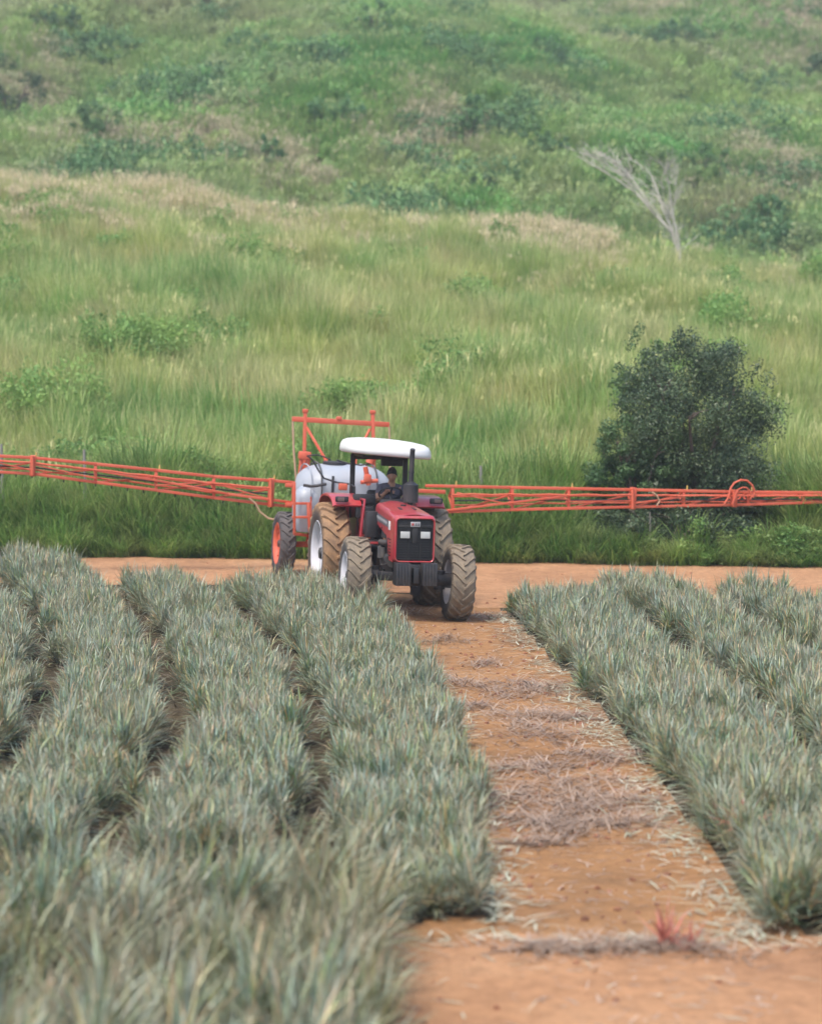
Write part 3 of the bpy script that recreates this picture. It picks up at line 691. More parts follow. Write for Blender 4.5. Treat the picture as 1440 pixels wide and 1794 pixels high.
bush('dark_bush', 6.55, 49.5, 4.25, 4.75, M['leaf_dark'], 66000, .038, 'large dark green bush standing in the tall grass behind the right boom', 'bush', nblob=300, squash=.93, z0=-.3, prof=lambda t: 1.03 - 1.1 * (t - .6) ** 2)
bush('low_bush', 5.1, 49.0, 2.6, 3.0, M['leaf_mid'], 27000, .038, 'lower mid-green bush spreading at the left foot of the large dark bush', 'bush', nblob=80, z0=-.1)
bush('slender_shrub', 5.35, 50.4, 1.6, 4.5, M['leaf_mid'], 4200, .042, 'thin upright shrub poking up beside the left top of the dark bush', 'shrub', nblob=60, z0=.3)

far = [(15, 215, 5.6, 4.6, 'broad dark shrub at the left edge of the far hillside'),
       (170, 262, 3.6, 3.0, 'dark shrub just above the tan crest grass, right of the broad shrub'),
       (655, 75, 3.4, 3.4, 'upright dark shrub near the top middle of the far hillside'),
       (440, 105, 4.4, 2.4, 'low green shrub high on the far hillside, left of the upright one'),
       (822, 262, 3.0, 3.8, 'narrow dark green shrub halfway up, right of the middle'),
       (850, 362, 2.6, 2.0, 'darkest low shrub tucked behind the crest of the first slope'),
       (955, 285, 3.2, 2.8, 'bright green round shrub to the left of the dead tree'),
       (1436, 140, 3.4, 3.2, 'dark shrub cut by the right edge of the far hillside'),
       (1190, 85, 5.0, 2.6, 'wide green shrub near the top right of the far hillside'),
       (460, 300, 3.0, 2.2, 'small shrub rising over the crest grass left of the middle'),
       (1240, 320, 3.6, 2.4, 'leafy green shrub directly right of the dead tree'),
       (590, 225, 4.6, 2.2, 'flat wide shrub in the middle of the far hillside'),
       (1345, 400, 3.0, 1.8, 'low green shrub below and right of the dead tree'),
       (90, 60, 5.2, 2.4, 'spreading shrub in the upper left corner of the hillside')]
def hit(px, py, y0=60.0):
    d = ray(px, py); ys = np.arange(y0, 400, .5); zr = CAMZ + d.z * ys; zg = gz(d.x * ys, ys)
    i = np.argmax(zg > zr); return d.x * ys[i], ys[i]
for i, (a, b, w, h, lab) in enumerate(far):
    X, Y = hit(a, b + 10, 100.0)
    bush('hill_shrub', X, Y + w * .2, w, h, M['leaf_mid'] if i in (0, 5, 7) else M['leaf_far'], 3000, .10, lab, 'shrub', 'shrubs on the far hillside', nblob=34)

bush('undergrowth_bush', 5.7, 47.9, 4.6, 1.25, M['leaf_dark'], 20000, .042, 'low dark tangled undergrowth below the boom at the foot of the large bush', 'bush', nblob=110, z0=-.15)
# dry pale patches on the far hillside
dx_, dy_ = [], []
for (a, b, ra, rb, m) in [(1400, 50, 130, 70, 1100), (1200, 0, 120, 22, 420), (750, 205, 60, 30, 110), (50, 190, 70, 50, 160), (730, 285, 90, 35, 170), (300, 262, 150, 35, 260), (1350, 300, 90, 35, 150), (30, 110, 60, 25, 70), (470, 320, 110, 30, 160)]:
    X, Y = hit(a, b, 100.0); rx = ra / FPX * Y; X2, Y2 = hit(a, b - rb, 100.0); ry = max(3.0, abs(Y2 - Y))
    dx_.append(X + rng.normal(0, .7, m) * rx); dy_.append(Y + rng.normal(0, .7, m) * min(ry, 30))
dx_, dy_ = np.concatenate(dx_), np.concatenate(dy_); k = dy_ > 99; dx_, dy_ = dx_[k], dy_[k]
P, S, Rt, I = spread_on(dx_, dy_, .8, 1.3, 3)
g_dry = [clump_mesh('dry_clump', M['grass_dry'], 55, .5, 1.2, .03, (0, .4), (.1, .8), 3, 6) for _ in range(3)]
scatter('dry_grass', P, S, Rt, I, g_dry, 'pale dry grass in patches between the shrubs of the far hillside', 'grass')

# dead tree on the crest
dX, dY = 0, 0
db = at_depth(1192, 455, 93.0); dt_loc = Vector((db.x, 93.0, gzf(db.x, 93.0)))
def dpt(px, py, dep=0.0):
    p = at_depth(px, py + 14, 93.0 + dep); return p - dt_loc
trunk = MB(); tw = trunk
base = Vector((0, 0, -.4))
stems = [([(1190, 440, 0), (1178, 395, 0), (1150, 365, .2), (1115, 325, .4), (1080, 300, .5), (1045, 280, .7), (1015, 262, .9)], .13),
         ([(1188, 440, .2), (1180, 400, .3), (1160, 350, .6), (1148, 310, .9), (1135, 285, 1.2), (1100, 262, 1.5)], .11),
         ([(1192, 440, -.2), (1186, 400, -.2), (1176, 350, -.4), (1172, 315, -.6), (1168, 285, -.8), (1150, 262, -1)], .11),
         ([(1190, 430, .4), (1184, 380, .5), (1166, 345, .7), (1150, 330, 1.3), (1120, 300, 1.9)], .07),
         ([(1189, 435, .3), (1176, 385, .5), (1163, 340, .2), (1158, 300, -.2), (1170, 268, -.4)], .06),
         ([(1189, 435, .1), (1174, 390, .9), (1140, 345, 1.6), (1108, 300, 2.0), (1070, 270, 2.2)], .07),
         ([(1178, 400, .3), (1180, 350, .2), (1184, 315, .1), (1182, 290, 0)], .05),
         ([(1140, 345, .2), (1110, 305, .4), (1085, 270, .6), (1050, 258, .8)], .05),
         ([(1115, 325, .4), (1095, 300, .2), (1060, 270, .1), (1030, 258, .0)], .06),
         ([(1150, 365, .2), (1125, 330, -.3), (1092, 290, -.6), (1075, 262, -.8)], .055)]
for pts, r in stems:
    P3 = ([base] if pts[0][1] >= 425 else []) + [dpt(*p) for p in pts]; N = len(P3)
    trunk.tube(P3, [r * .55 * (1 - .85 * i / (N - 1)) for i in range(N)], 7)
    for k in range(18):
        j = rng.integers(1, N - 1) if N > 2 else 0; q = P3[j].lerp(P3[j + 1], rng.random())
        d = (P3[j + 1] - P3[j]).normalized() + Vector(rng.normal(0, .38, 3)) + Vector((-.1, 0, .1)); d.normalize(); d.z = abs(d.z) * .6 + .2; L = rng.uniform(.5, 1.5)
        m_ = q + d * L * .5 + Vector(rng.normal(0, .06, 3)); e_ = m_ + (d + Vector(rng.normal(0, .3, 3))).normalized() * L * .5
        tw.tube([q, m_, e_], [.012, .009, .004], 5)
        for _ in range(2):
            d2 = (d + Vector(rng.normal(0, .6, 3))).normalized(); tw.tube([m_, m_ + d2 * L * .4], [.009, .004], 4)
dt = trunk.build('dead_tree', M['deadwood']); dt.location = dt_loc; tag(dt, 'bare bleached dead tree leaning left on the crest of the slope', 'tree')

# fence posts in the grass
for (a, b, Yp, hh, lab) in [(842, 816, 48.3, 1.95, 'grey wooden post in the grass just right of the tractor'), (148, 788, 48.9, 2.0, 'thin grey post behind the left boom, second from the left edge'),
                            (3, 778, 49.0, 2.1, 'pale post at the left edge above the end of the boom'), (1138, 897, 46.9, 1.1, 'short pale stake below the right boom, in front of the dark bush')]:
    t = at_depth(a, b, Yp); z = gzf(t.x, Yp); mb = MB()
    tp = Vector((0, 0, t.z - z)); rs_ = .6 if hh < 1.5 else 1
    mb.tube([(0.02, 0, -.3), tp * .5 + Vector((.012, 0, 0)), tp], [.040 * rs_, .036 * rs_, .030 * rs_], 9)
    mb.tube([(-.05, 0, tp.z * .88), (.055, 0, tp.z * .885)], .008, 6)
    o = mb.build('fence_post', M['post']); o.location = (t.x, Yp, z); tag(o, lab, 'post', 'posts in the grass behind the road')

# ------------------------------------------------------------------ wheels
def tyre_mesh(rad, wid, rimr, nl, lug):
    mb = MB(); rc = rad - lug
    half = [(-.40 * wid, rimr - .015), (-.46 * wid, rimr + .03), (-.50 * wid, (rimr + rc) / 2), (-.495 * wid, rc - .09), (-.45 * wid, rc - .03), (-.30 * wid, rc - .006), (0, rc)]
    prof = half + [(-a, b) for a, b in reversed(half[:-1])] + [(.36 * wid, rimr - .03), (-.36 * wid, rimr - .03)]
    mb.lathe(prof, 72, close=True)
    n0 = len(mb.v)
    def surf(y):   # carcass radius at |y|/half width
        return rc - .02 * y ** 2 - (.06 * max(0, y - .85) / .15)
    for side in (-1, 1):
        for k in range(nl):
            ph0 = 2 * math.pi * (k + (.5 if side > 0 else 0)) / nl; rings = []
            for i in range(6):
                u = -.06 + 1.10 * i / 5; yy = side * u * wid * .48; uu = abs(u)
                ph = ph0 + .36 * (uu ** .85) * (.62 / rad) * (wid / .4) * 1.0
                tw_ = (.019 + .012 * uu) / rad; lo = surf(uu) - .02; hi = rad - .012 * uu ** 2 - (.05 if i == 5 else 0)
                ring = []
                for (da, r_) in ((-tw_ * 1.5, lo), (-tw_, hi), (tw_, hi), (tw_ * 1.5, lo)):
                    ring.append((r_ * math.cos(ph + da), yy, r_ * math.sin(ph + da)))
                rings.append(ring)
            mb.loft(rings, smooth=False)
    return mb, n0
def wheel(parent, loc, rad, wid, rimr, nl, tm, rm, side, name='wheel', steer=0.0, roll=0.0, cam_=0.0):
    """side +1: the outer face looks to local +y"""
    w = empty(name, loc, (cam_, 0, steer)); w.parent = parent; w.rotation_euler = Euler((cam_, 0, steer))
    mb, n0 = tyre_mesh(rad, wid, rimr, nl, rad * .048)
    t = mb.build('tyre', tm, w); t.rotation_euler = (0, roll, 0)
    a = t.data.attributes.new('tread', 'FLOAT', 'POINT')
    co = np.array([v.co for v in t.data.vertices]); rr = np.hypot(co[:, 0], co[:, 2])
    a.data.foreach_set('value', np.clip((rr - (rad * .80)) / (rad * .12), 0, 1).astype(np.float32))
    r = MB(); s = side
    r.lathe([(s * .44 * wid, rimr + .025), (s * .46 * wid, rimr + .01), (s * .42 * wid, rimr - .02), (s * .30 * wid, rimr - .05), (s * .12 * wid, rimr - .07), (-s * .1 * wid, rimr - .07), (-s * .4 * wid, rimr - .03), (-s * .45 * wid, rimr + .015)], 48)
    r.lathe([(s * .16 * wid, rimr - .065), (s * .20 * wid, rimr * .78), (s * .12 * wid, rimr * .60), (s * .06 * wid, rimr * .36), (s * .06 * wid, .01)], 48)
    for k in range(8):
        a_ = 2 * math.pi * k / 8; r.box((rimr * .82 * math.cos(a_), s * .20 * wid, rimr * .82 * math.sin(a_)), (.05, .04, .09), rot=(0, -a_, 0), bev=.006)
    r.build('rim', rm, w)
    h = MB(); h.lathe([(s * .04 * wid, rimr * .30), (s * .20 * wid, rimr * .28), (s * .26 * wid, rimr * .2), (s * .36 * wid, rimr * .16), (s * .38 * wid, .005)], 24)
    for k in range(8):
        a_ = 2 * math.pi * k / 8; h.tube([(rimr * .36 * math.cos(a_), s * .05 * wid, rimr * .36 * math.sin(a_)), (rimr * .36 * math.cos(a_), s * .12 * wid, rimr * .36 * math.sin(a_))], .016, 6)
    h.build('hub', M['black'], w)
    return w

def frame(loc, z, yaw, roll=0.0, pitch=0.0):
    f = Vector((math.sin(yaw), -math.cos(yaw), 0)); l = Vector((math.cos(yaw), math.sin(yaw), 0)); u = Vector((0, 0, 1))
    Rm = Matrix((f, l, u)).transposed()
    Rm = Rm @ Matrix.Rotation(roll, 3, 'X') @ Matrix.Rotation(pitch, 3, 'Y')
    return Rm.to_euler()

# ------------------------------------------------------------------ tractor (x forward, y to its left, z up; origin on the ground under the rear axle)
RR, RF = 0.93, 0.66
tz = (0.10 + 0.16) / 2
tr = empty('tractor', (TR_LOC.x, TR_LOC.y, tz)); tr.rotation_euler = frame(TR_LOC, tz, TR_YAW, R(-1.9), R(-0.5))
tr.rotation_euler = frame(TR_LOC, tz, TR_YAW, R(-1.9), R(-.5))
tag(tr, 'dusty red farm tractor with white canopy and black grille coming down the dirt path', 'tractor')
for s in (-1, 1):
    wheel(tr, (0, s * .935, RR - .02), RR, .50, .575, 22, M['tyre_mud'] if s < 0 else M['tyre'], M['rim'], s, 'rear_wheel', roll=.1 * s)
FR = R(-3.3); fz = RF + .03
ax = MB(); ax.box((2.35, 0, fz), (.16, 1.36, .15), rot=(FR, 0, 0), bev=.02)
ax.tube([(2.35, -.22, fz + .02), (2.35, .22, fz - .02)], .14, 16)
ax.box((2.35, 0, fz + .15), (.30, .30, .26), bev=.02)
for s in (-1, 1):
    zz = fz + s * math.sin(FR) * .64
    ax.tube([(2.35, s * .58, zz - .16), (2.35, s * .58, zz + .16)], .095, 14)
    ax.tube([(2.35, s * .52, zz), (2.35, s * .80, zz + s * math.sin(FR) * .2)], .13, 16)
    ax.tube([(2.18, s * .55, zz), (2.18, s * .08, fz)], .028, 8)
ax.build('front_axle', M['black'], tr)
for s in (-1, 1):
    wheel(tr, (2.35, s * .905, fz + s * math.sin(FR) * .905 - .02), RF, .42, .37, 19, M['tyre'], M['rim'], s, 'front_wheel', steer=R(-3), roll=.2 + .1 * s, cam_=FR * .6)
rax = MB(); rax.tube([(0, -.72, RR), (0, -.35, RR), (0, -.34, RR), (0, .34, RR), (0, .35, RR), (0, .72, RR)], [.12, .13, .24, .24, .13, .12], 20)
rax.box((.25, 0, RR), (.9, .46, .5), bev=.05); rax.box((.9, 0, .92), (.7, .40, .46), bev=.05)
rax.box((-.45, 0, .72), (.35, .25, .2), bev=.02)
rax.beam((-.2, 0, .55), (-1.05, 0, .48), .09, .04)
for s in (-1, 1): rax.beam((-.2, s * .32, .7), (-.95, s * .42, .55), .03, .07); rax.beam((-.3, s * .30, 1.15), (-.85, s * .40, 1.1), .05, .06); rax.tube([(-.8, s * .4, 1.1), (-.8, s * .38, .6)], .025, 8)
rax.build('transmission', M['black'], tr)
en = MB()
en.box((1.75, 0, 1.0), (1.15, .40, .52), bev=.03); en.box((1.75, 0, 1.36), (1.0, .30, .26), bev=.03); en.box((1.7, 0, .70), (1.0, .30, .16), bev=.03)
for k in range(4): en.box((1.40 + .2 * k, -.20, 1.36), (.12, .12, .12), bev=.02)
en.tube([(1.25, -.24, 1.22), (1.3, -.26, 1.22), (1.95, -.26, 1.25), (2.05, -.24, 1.32)], .05, 10)
en.tube([(1.45, -.28, .95), (1.45, -.28, 1.16)], .06, 14); en.tube([(1.68, -.28, .98), (1.68, -.28, 1.15)], .05, 14)
en.tube([(2.0, -.25, .95), (2.2, -.27, 1.05), (2.3, -.2, 1.3), (2.42, -.15, 1.42)], .03, 10)
en.tube([(2.15, -.2, .8), (2.3, -.22, .85), (2.45, -.2, 1.05)], .035, 10)
en.tube([(1.15, -.22, .9), (1.6, -.29, .84), (2.1, -.25, .9)], .014, 8)
en.tube([(1.9, -.1, 1.0), (2.02, -.3, 1.0)], .07, 14); en.tube([(2.3, -.25, .98), (2.34, -.25, .98)], .12, 20); en.tube([(2.3, -.02, 1.12), (2.34, -.02, 1.12)], .22, 24)
en.build('engine', M['steel'], tr)
ch = MB(); ch.box((2.45, 0, .86), (.95, .36, .20), bev=.02); ch.box((1.95, .22, .95), (.7, .06, .16), bev=.01); ch.box((1.95, -.22, .86), (.7, .06, .13), bev=.01)
ch.tube([(2.62, -.2, .97), (2.62, .2, .97)], .045, 12); ch.build('front_frame', M['black'], tr)
# hood: cross sections along x
def hood_ring(x, w, ztop, zbot, rnd=.09, crown=.035, n=7):
    pts = [(x, -w, zbot)]
    for k in range(n + 1):
        a = math.pi / 2 * k / n; pts.append((x, -w + rnd - rnd * math.cos(a), ztop - rnd + rnd * math.sin(a)))
    for k in range(1, 6):
        u = -1 + 2 * k / 6; pts.append((x, u * (w - rnd), ztop + crown * (1 - u * u)))
    for k in range(n + 1):
        a = math.pi / 2 * (1 - k / n); pts.append((x, w - rnd + rnd * math.cos(a), ztop - rnd + rnd * math.sin(a)))
    pts.append((x, w, zbot)); return pts
hd = MB(); rings = []
for (x, w, zt, zb) in [(1.00, .30, 1.90, 1.60), (1.10, .31, 1.90, 1.55), (1.5, .325, 1.885, 1.50), (1.9, .34, 1.86, 1.44), (2.2, .350, 1.835, 1.40), (2.32, .354, 1.825, 1.34), (2.42, .357, 1.815, 1.12), (2.50, .359, 1.81, 1.00), (2.75, .360, 1.78, .985), (2.84, .357, 1.76, .985)]:
    rings.append(hood_ring(x, w, zt, zb))
hd.loft(rings, cap=False)
# nose: a red rounded frame round the grille
def loop(x, w, zt, zb, r, n=5):
    out = []
    for (cy, cz, a0) in ((w - r, zt - r, 0), (-w + r, zt - r, 90), (-w + r, zb + r, 180), (w - r, zb + r, 270)):
        for k in range(n + 1): a = R(a0 + 90 * k / n); out.append((x, cy + r * math.cos(a), cz + r * math.sin(a)))
    return out
rg = [loop(2.80, .358, 1.785, .985, .07), loop(2.90, .350, 1.765, .985, .075), loop(2.935, .332, 1.74, 1.0, .07), loop(2.925, .318, 1.725, 1.012, .06), loop(2.86, .314, 1.72, 1.015, .06)]
hd.loft(rg, cap=False)
hood = hd.build('hood', M['red'], tr, 50)
cap = MB(); 
for s in (-1, 1): cap.box((2.2, s * .12, 1.862), (.28, .05, .012), bev=.004, rot=(0, R(4), 0))
for s in (-1, 1):
    for k in range(6): cap.box((2.56 + .0, s * .3605, 1.08 + .055 * k), (.16, .008, .018), bev=.003)
    for xx in (1.75, 2.44): cap.box((xx, s * (.337 if xx < 2 else .361), 1.50 if xx < 2 else 1.36), (.05, .012, .03), bev=.004)
cap.tube([(1.9, .0, 1.87), (1.9, .0, 1.915)], .05, 16); cap.build('hood_cap', M['plastic'], tr)
gr = MB(); gr.box((2.868, 0, 1.368), (.03, .63, .70), bev=.01)
for k in range(15): gr.box((2.89, 0, 1.05 + .042 * k), (.02, .61, .012))
for yy in (-.30, -.10, .10, .30): gr.box((2.896, yy, 1.35), (.02, .014, .66))
gr.box((2.895, 0, 1.60), (.03, .59, .05), bev=.01); gr.box((2.895, 0, 1.44), (.03, .10, .26), bev=.01)
grl = gr.build('grille', M['grille'], tr)
for s in (-1, 1):
    h = MB(); h.box((2.905, s * .175, 1.455), (.04, .19, .14), bev=.018); hl = h.build('headlight', M['plastic'], tr)
    q = MB(); q.box((2.928, s * .175, 1.455), (.02, .165, .115), bev=.012)
    for k in range(5): q.box((2.939, s * .175 - .066 + .033 * k, 1.455), (.004, .006, .10))
    q.build('lens', M['lens'], hl)
bd = MB(); bd.box((2.912, 0, 1.635), (.018, .17, .085), bev=.008); be = bd.build('badge', M['silver'], tr)
q = MB(); q.box((2.923, -.048, 1.635), (.008, .042, .042), bev=.003); q.build('red_emblem', M['red'], be)
q = MB()
for k in range(3): q.box((2.923, .005 + .028 * k, 1.635), (.006, .016, .045), bev=.002)
q.build('mark', M['decal'], be)
# side decals: a grey band with small pale letters too far off to read, and a white square
for s in (-1, 1):
    d = MB()
    d.add([(1.15, s * .318, 1.74), (2.38, s * .3605, 1.665), (2.38, s * .3615, 1.545), (1.15, s * .320, 1.60)], [(0, 1, 2, 3)])
    d.add([(1.15, s * .315, 1.74), (2.38, s * .3575, 1.665), (2.38, s * .3585, 1.545), (1.15, s * .317, 1.60)], [(3, 2, 1, 0)])
    dc = d.build('side_decal', M['decal'], tr)
    m = MB(); rr_ = random.Random(5)
    for k in range(13):
        x = 1.28 + .08 * k; f = (x - 1.15) / 1.23; yy = s * (.3225 + .0415 * f); zc = 1.67 + (1.605 - 1.67) * f
        m.box((x, yy, zc), (.040 if k % 3 else .05, .003, .055 if k % 4 else .05), bev=.0008)
    m.build('lettering', M['silver'], dc)
    e = MB(); e.box((2.50, s * .362, 1.585), (.15, .006, .15), bev=.002); e.build('emblem', M['white'], tr)
# front weights
for s in (-1, 1):
    m = MB()
    for k in range(5): m.box((3.03, s * (.13 + .050 * k), .80), (.24, .048, .38), bev=.007)
    m.build('front_weight', M['black'], tr)
wb = MB(); wb.box((2.86, 0, .82), (.12, .62, .18), bev=.01); wb.box((3.0, 0, .78), (.2, .09, .26), bev=.01); wb.build('weight_bracket', M['plastic'], tr)
# exhaust
m = MB(); m.tube([(1.42, .23, 1.85), (1.42, .23, 1.93), (1.42, .23, 1.935), (1.42, .23, 2.24), (1.42, .23, 2.245), (1.42, .23, 2.30)], [.05, .05, .135, .135, .13, .05], 24)
mf = m.build('muffler', M['black'], tr)
m = MB(); m.tube([(1.42, .23, 2.29), (1.42, .235, 2.62), (1.42, .24, 2.82), (1.44, .24, 2.87)], .046, 16); m.tube([(1.42, .232, 2.45), (1.42, .232, 2.48)], .056, 16); m.build('exhaust_pipe', M['black'], tr)
# cab area
m = MB(); m.box((.55, 0, 1.10), (1.05, 1.10, .04), bev=.01); m.box((1.0, -.42, .98), (.3, .06, .2), bev=.01); m.build('platform', M['black'], tr)
m = MB(); m.box((1.0, 0, 1.62), (.22, .46, .62), bev=.05); m.box((.93, 0, 1.90), (.16, .42, .12), bev=.04); m.build('dashboard', M['plastic'], tr)
m = MB(); m.tube([(.90, .02, 1.80), (.70, .02, 2.04)], .028, 12)
sw = m.build('steering_column', M['black'], tr)
m = MB(); C0 = Vector((.69, .02, 2.05)); nx = Vector((-.55, 0, .83)).normalized(); ux = Vector((0, 1, 0)); vx = nx.cross(ux)
ring = [C0 + (ux * math.cos(2 * math.pi * k / 28) + vx * math.sin(2 * math.pi * k / 28)) * .205 for k in range(29)]
m.tube(ring, .015, 8, cap=False)
for k in range(3): a = 2 * math.pi * k / 3 + .5; m.tube([C0, C0 + (ux * math.cos(a) + vx * math.sin(a)) * .2], .011, 6)
m.tube([C0 - nx * .02, C0 + nx * .02], .04, 12); m.build('steering_wheel', M['plastic'], tr)
m = MB(); m.box((.02, 0, 1.58), (.46, .46, .12), bev=.045); m.box((-.22, 0, 1.84), (.12, .44, .46), rot=(0, R(-8), 0), bev=.045); m.box((.02, 0, 1.35), (.3, .3, .36), bev=.03); m.build('seat', M['seatvinyl'], tr)
m = MB()
for (x, y, a) in ((.45, -.38, .1), (.40, -.46, -.05), (.55, .36, .08), (.62, -.30, .15)):
    m.tube([(x, y, 1.12), (x + a, y, 1.60), (x + a, y, 1.78)], .012, 8); m.tube([(x + a, y, 1.77), (x + a, y, 1.83)], .024, 10)
m.build('lever', M['plastic'], tr)
m = MB(); m.box((.52, -.42, 1.93), (.16, .40, .18), bev=.03); m.box((.40, -.35, 1.72), (.05, .05, .4)); m.box((.62, -.42, 1.70), (.14, .34, .22), bev=.03)
for k in range(4): m.tube([(.60, -.55 + .09 * k, 1.82), (.61, -.55 + .09 * k, 1.62), (.5, -.5 + .05 * k, 1.3)], .014, 7)
m.build('spray_control_box', M['plastic'], tr)
# fenders: arched shell over the rear tyres
for s in (-1, 1):
    m = MB(); rings = []
    r0 = RR + .075; y0, y1 = s * .50, s * 1.02
    def flat_top(a):
        c_, s_ = math.cos(a), math.sin(a); p = 3.0
        k = (abs(c_) ** p + abs(s_) ** p) ** (-1 / p); return k * c_, k * s_
    for k in range(22):
        a = R(46 + 106 * k / 21); c_, s_ = flat_top(a); X, Z = r0 * c_ * .93, RR + .14 + r0 * s_ * .93
        ring = [(X * .955, y0, RR + (Z - RR) * .955), (X, y0, Z), (X, y1 - s * .03, Z), (X * .985, y1, RR + (Z - RR) * .985), (X * .955, y1, RR + (Z - RR) * .955), (X * .97, y1 - s * .04, RR + (Z - RR) * .97), (X * .97, y0 + s * .02, RR + (Z - RR) * .97)]
        rings.append(ring)
    m.loft(rings)
    inner = [(0, y0 + s * .0, RR)]
    pr = [(.90, .95), (.90, 1.3), (.84, 1.62)] + [(rings[i][1][0], rings[i][1][2]) for i in range(len(rings))]
    vs = [(0, y0 - s * .005, RR)] + [(a_, y0 - s * .005, b_) for a_, b_ in pr]; fs = [(0, i, i + 1) for i in range(1, len(pr))]
    m.add(vs, fs)
    vs2 = [(p_[0], y0 + s * .006, p_[2]) for p_ in vs]; m.add(vs2, fs)
    fd = m.build('fender', M['red'], tr, 45)
    l = MB(); l.box((.72, s * .86, 1.93), (.06, .24, .10), bev=.02); lm = l.build('marker_lamp', M['plastic'], fd)
    l = MB(); l.box((.754, s * .88, 1.93), (.012, .12, .07), bev=.004); l.build('lamp_lens', M['lamp_dim'], lm)
    gh = MB(); gh.tube([(.35, s * .56, 1.98), (.35, s * .56, 2.14), (.0, s * .56, 2.16), (-.1, s * .56, 1.98)], .014, 8); gh.build('grab_rail', M['black'], fd)
# red side ladder
m = MB()
for x in (.98, 1.30):
    m.beam((x, -.50, 1.95 if x < 1.1 else 1.22), (x, -.62, .62), .035, .035)
for z in (.64, .92, 1.20): m.box((1.14, -.52 - (1.95 - z) * .08, z), (.34, .24, .03), bev=.006)
m.beam((.98, -.50, 1.94), (.55, -.50, 1.94), .03); m.beam((1.30, -.50, 1.2), (1.3, -.3, 1.2), .04)
m.build('step_ladder', M['red'], tr)
# side battery box between ladder and hood
m = MB(); m.box((1.12, -.40, 1.52), (.28, .20, .46), bev=.02); m.box((1.12, -.40, 1.22), (.34, .26, .06), bev=.01); m.build('side_box', M['plastic'], tr)
# canopy and posts
for s in (-1, 1):
    m = MB(); m.beam((-.28, s * .49, 1.55), (-.28, s * .49, 2.72), .085, .085); m.box((-.28, s * .49, 1.88), (.14, .13, .06), bev=.01); m.build('canopy_post', M['plastic'], tr)
m = MB(); m.beam((.60, -.5, 2.70), (.60, .5, 2.70), .05); m.beam((-.28, -.5, 2.66), (-.28, .5, 2.66), .08)
for s in (-1, 1): m.beam((-.4, s * .47, 2.71), (.7, s * .47, 2.71), .05)
m.box((-.2, .22, 2.58), (.10, .40, .14), bev=.02)
m.build('canopy_frame', M['plastic'], tr)
cn = MB(); rings = []
def sup(a, ex, ey, p=4.0):
    c_, s_ = math.cos(a), math.sin(a); k = (abs(c_) ** p + abs(s_) ** p) ** (-1 / p); return k * c_ * ex, k * s_ * ey
cxo = .22
for (sc, z) in ((.86, 2.735), (.965, 2.715), (1.0, 2.735), (1.005, 2.79), (.985, 2.865), (.94, 2.925), (.84, 2.965), (.6, 2.995), (.3, 3.01), (.02, 3.015)):
    rb_ = .0
    rings.append([(cxo + sup(2 * math.pi * k / 56, .99 * sc, .775 * sc, 3.0)[0], sup(2 * math.pi * k / 56, .99 * sc, .775 * sc, 3.0)[1], z - .05 * sup(2 * math.pi * k / 56, 1, sc, 3.0)[1]) for k in range(56)])
cn.loft(rings, cap=True)
for yy in (-.45, -.15, .15, .45): cn.tube([(cxo + xx, yy, 2.985 - .05 * yy / .775 - .055 * abs(xx / .7) ** 3 - .02 * (yy / .5) ** 2) for xx in np.linspace(-.72, .72, 13)], .022, 8)
cn.build('canopy', M['canopy'], tr, 60)

# ------------------------------------------------------------------ driver
def skin_obj(name, joints, bones, mat, parent, sub=2):
    """joints: (co, radius); bones: index pairs; one continuous skinned surface"""
    me = bpy.data.meshes.new(name); me.from_pydata([j[0] for j in joints], bones, [])
    o = bpy.data.objects.new(name, me); COL.objects.link(o); o.parent = parent
    o.modifiers.new('skin', 'SKIN')
    if not me.skin_vertices: 
        bm = bmesh.new(); bm.from_mesh(me); bm.verts.layers.skin.verify(); bm.to_mesh(me); bm.free()
    for i, sv in enumerate(me.skin_vertices[0].data):
        r = joints[i][1]; sv.radius = r if isinstance(r, tuple) else (r, r); sv.use_root = (i == 0)
    ss = o.modifiers.new('sub', 'SUBSURF'); ss.levels = sub; ss.render_levels = sub
    me.materials.append(mat); return o
# person frame: shares the tractor's axes; placed on the seat
mw = tr.rotation_euler.to_matrix()
seat_w = Vector(tr.location) + mw @ Vector((.12, .12, 1.58))
dr = empty('person', seat_w); dr.rotation_euler = tr.rotation_euler
dr.scale = (1.1, 1.1, 1.1)
tag(dr, 'driver with short dark hair in a dark shirt steering the tractor under its canopy', 'person')
# pelvis at origin, feet on the platform, hands on the wheel
J = [((0, 0, .08), .13), ((.05, 0, .25), .125), ((.11, 0, .42), .14), ((.15, 0, .52), .085), ((.18, 0, .60), .055), ((.20, 0, .68), .06),
     ((.12, -.18, .48), .062), ((.30, -.27, .28), .045), ((.50, -.17, .43), .033), ((.56, -.15, .47), .034),
     ((.12, .18, .48), .062), ((.32, .26, .28), .045), ((.52, .19, .43), .033), ((.58, .17, .48), .034),
     ((.06, -.11, .04), .10), ((.42, -.14, .06), .068), ((.52, -.15, -.30), .045), ((.62, -.15, -.36), .045), ((.72, -.15, -.40), .035),
     ((.06, .11, .04), .10), ((.42, .14, .06), .068), ((.52, .15, -.30), .045), ((.62, .15, -.36), .045), ((.72, .15, -.40), .035)]
Bn = [(0, 1), (1, 2), (2, 3), (3, 4), (4, 5), (2, 6), (6, 7), (7, 8), (8, 9), (2, 10), (10, 11), (11, 12), (12, 13), (0, 14), (14, 15), (15, 16), (16, 17), (17, 18), (0, 19), (19, 20), (20, 21), (21, 22), (22, 23)]
J += []
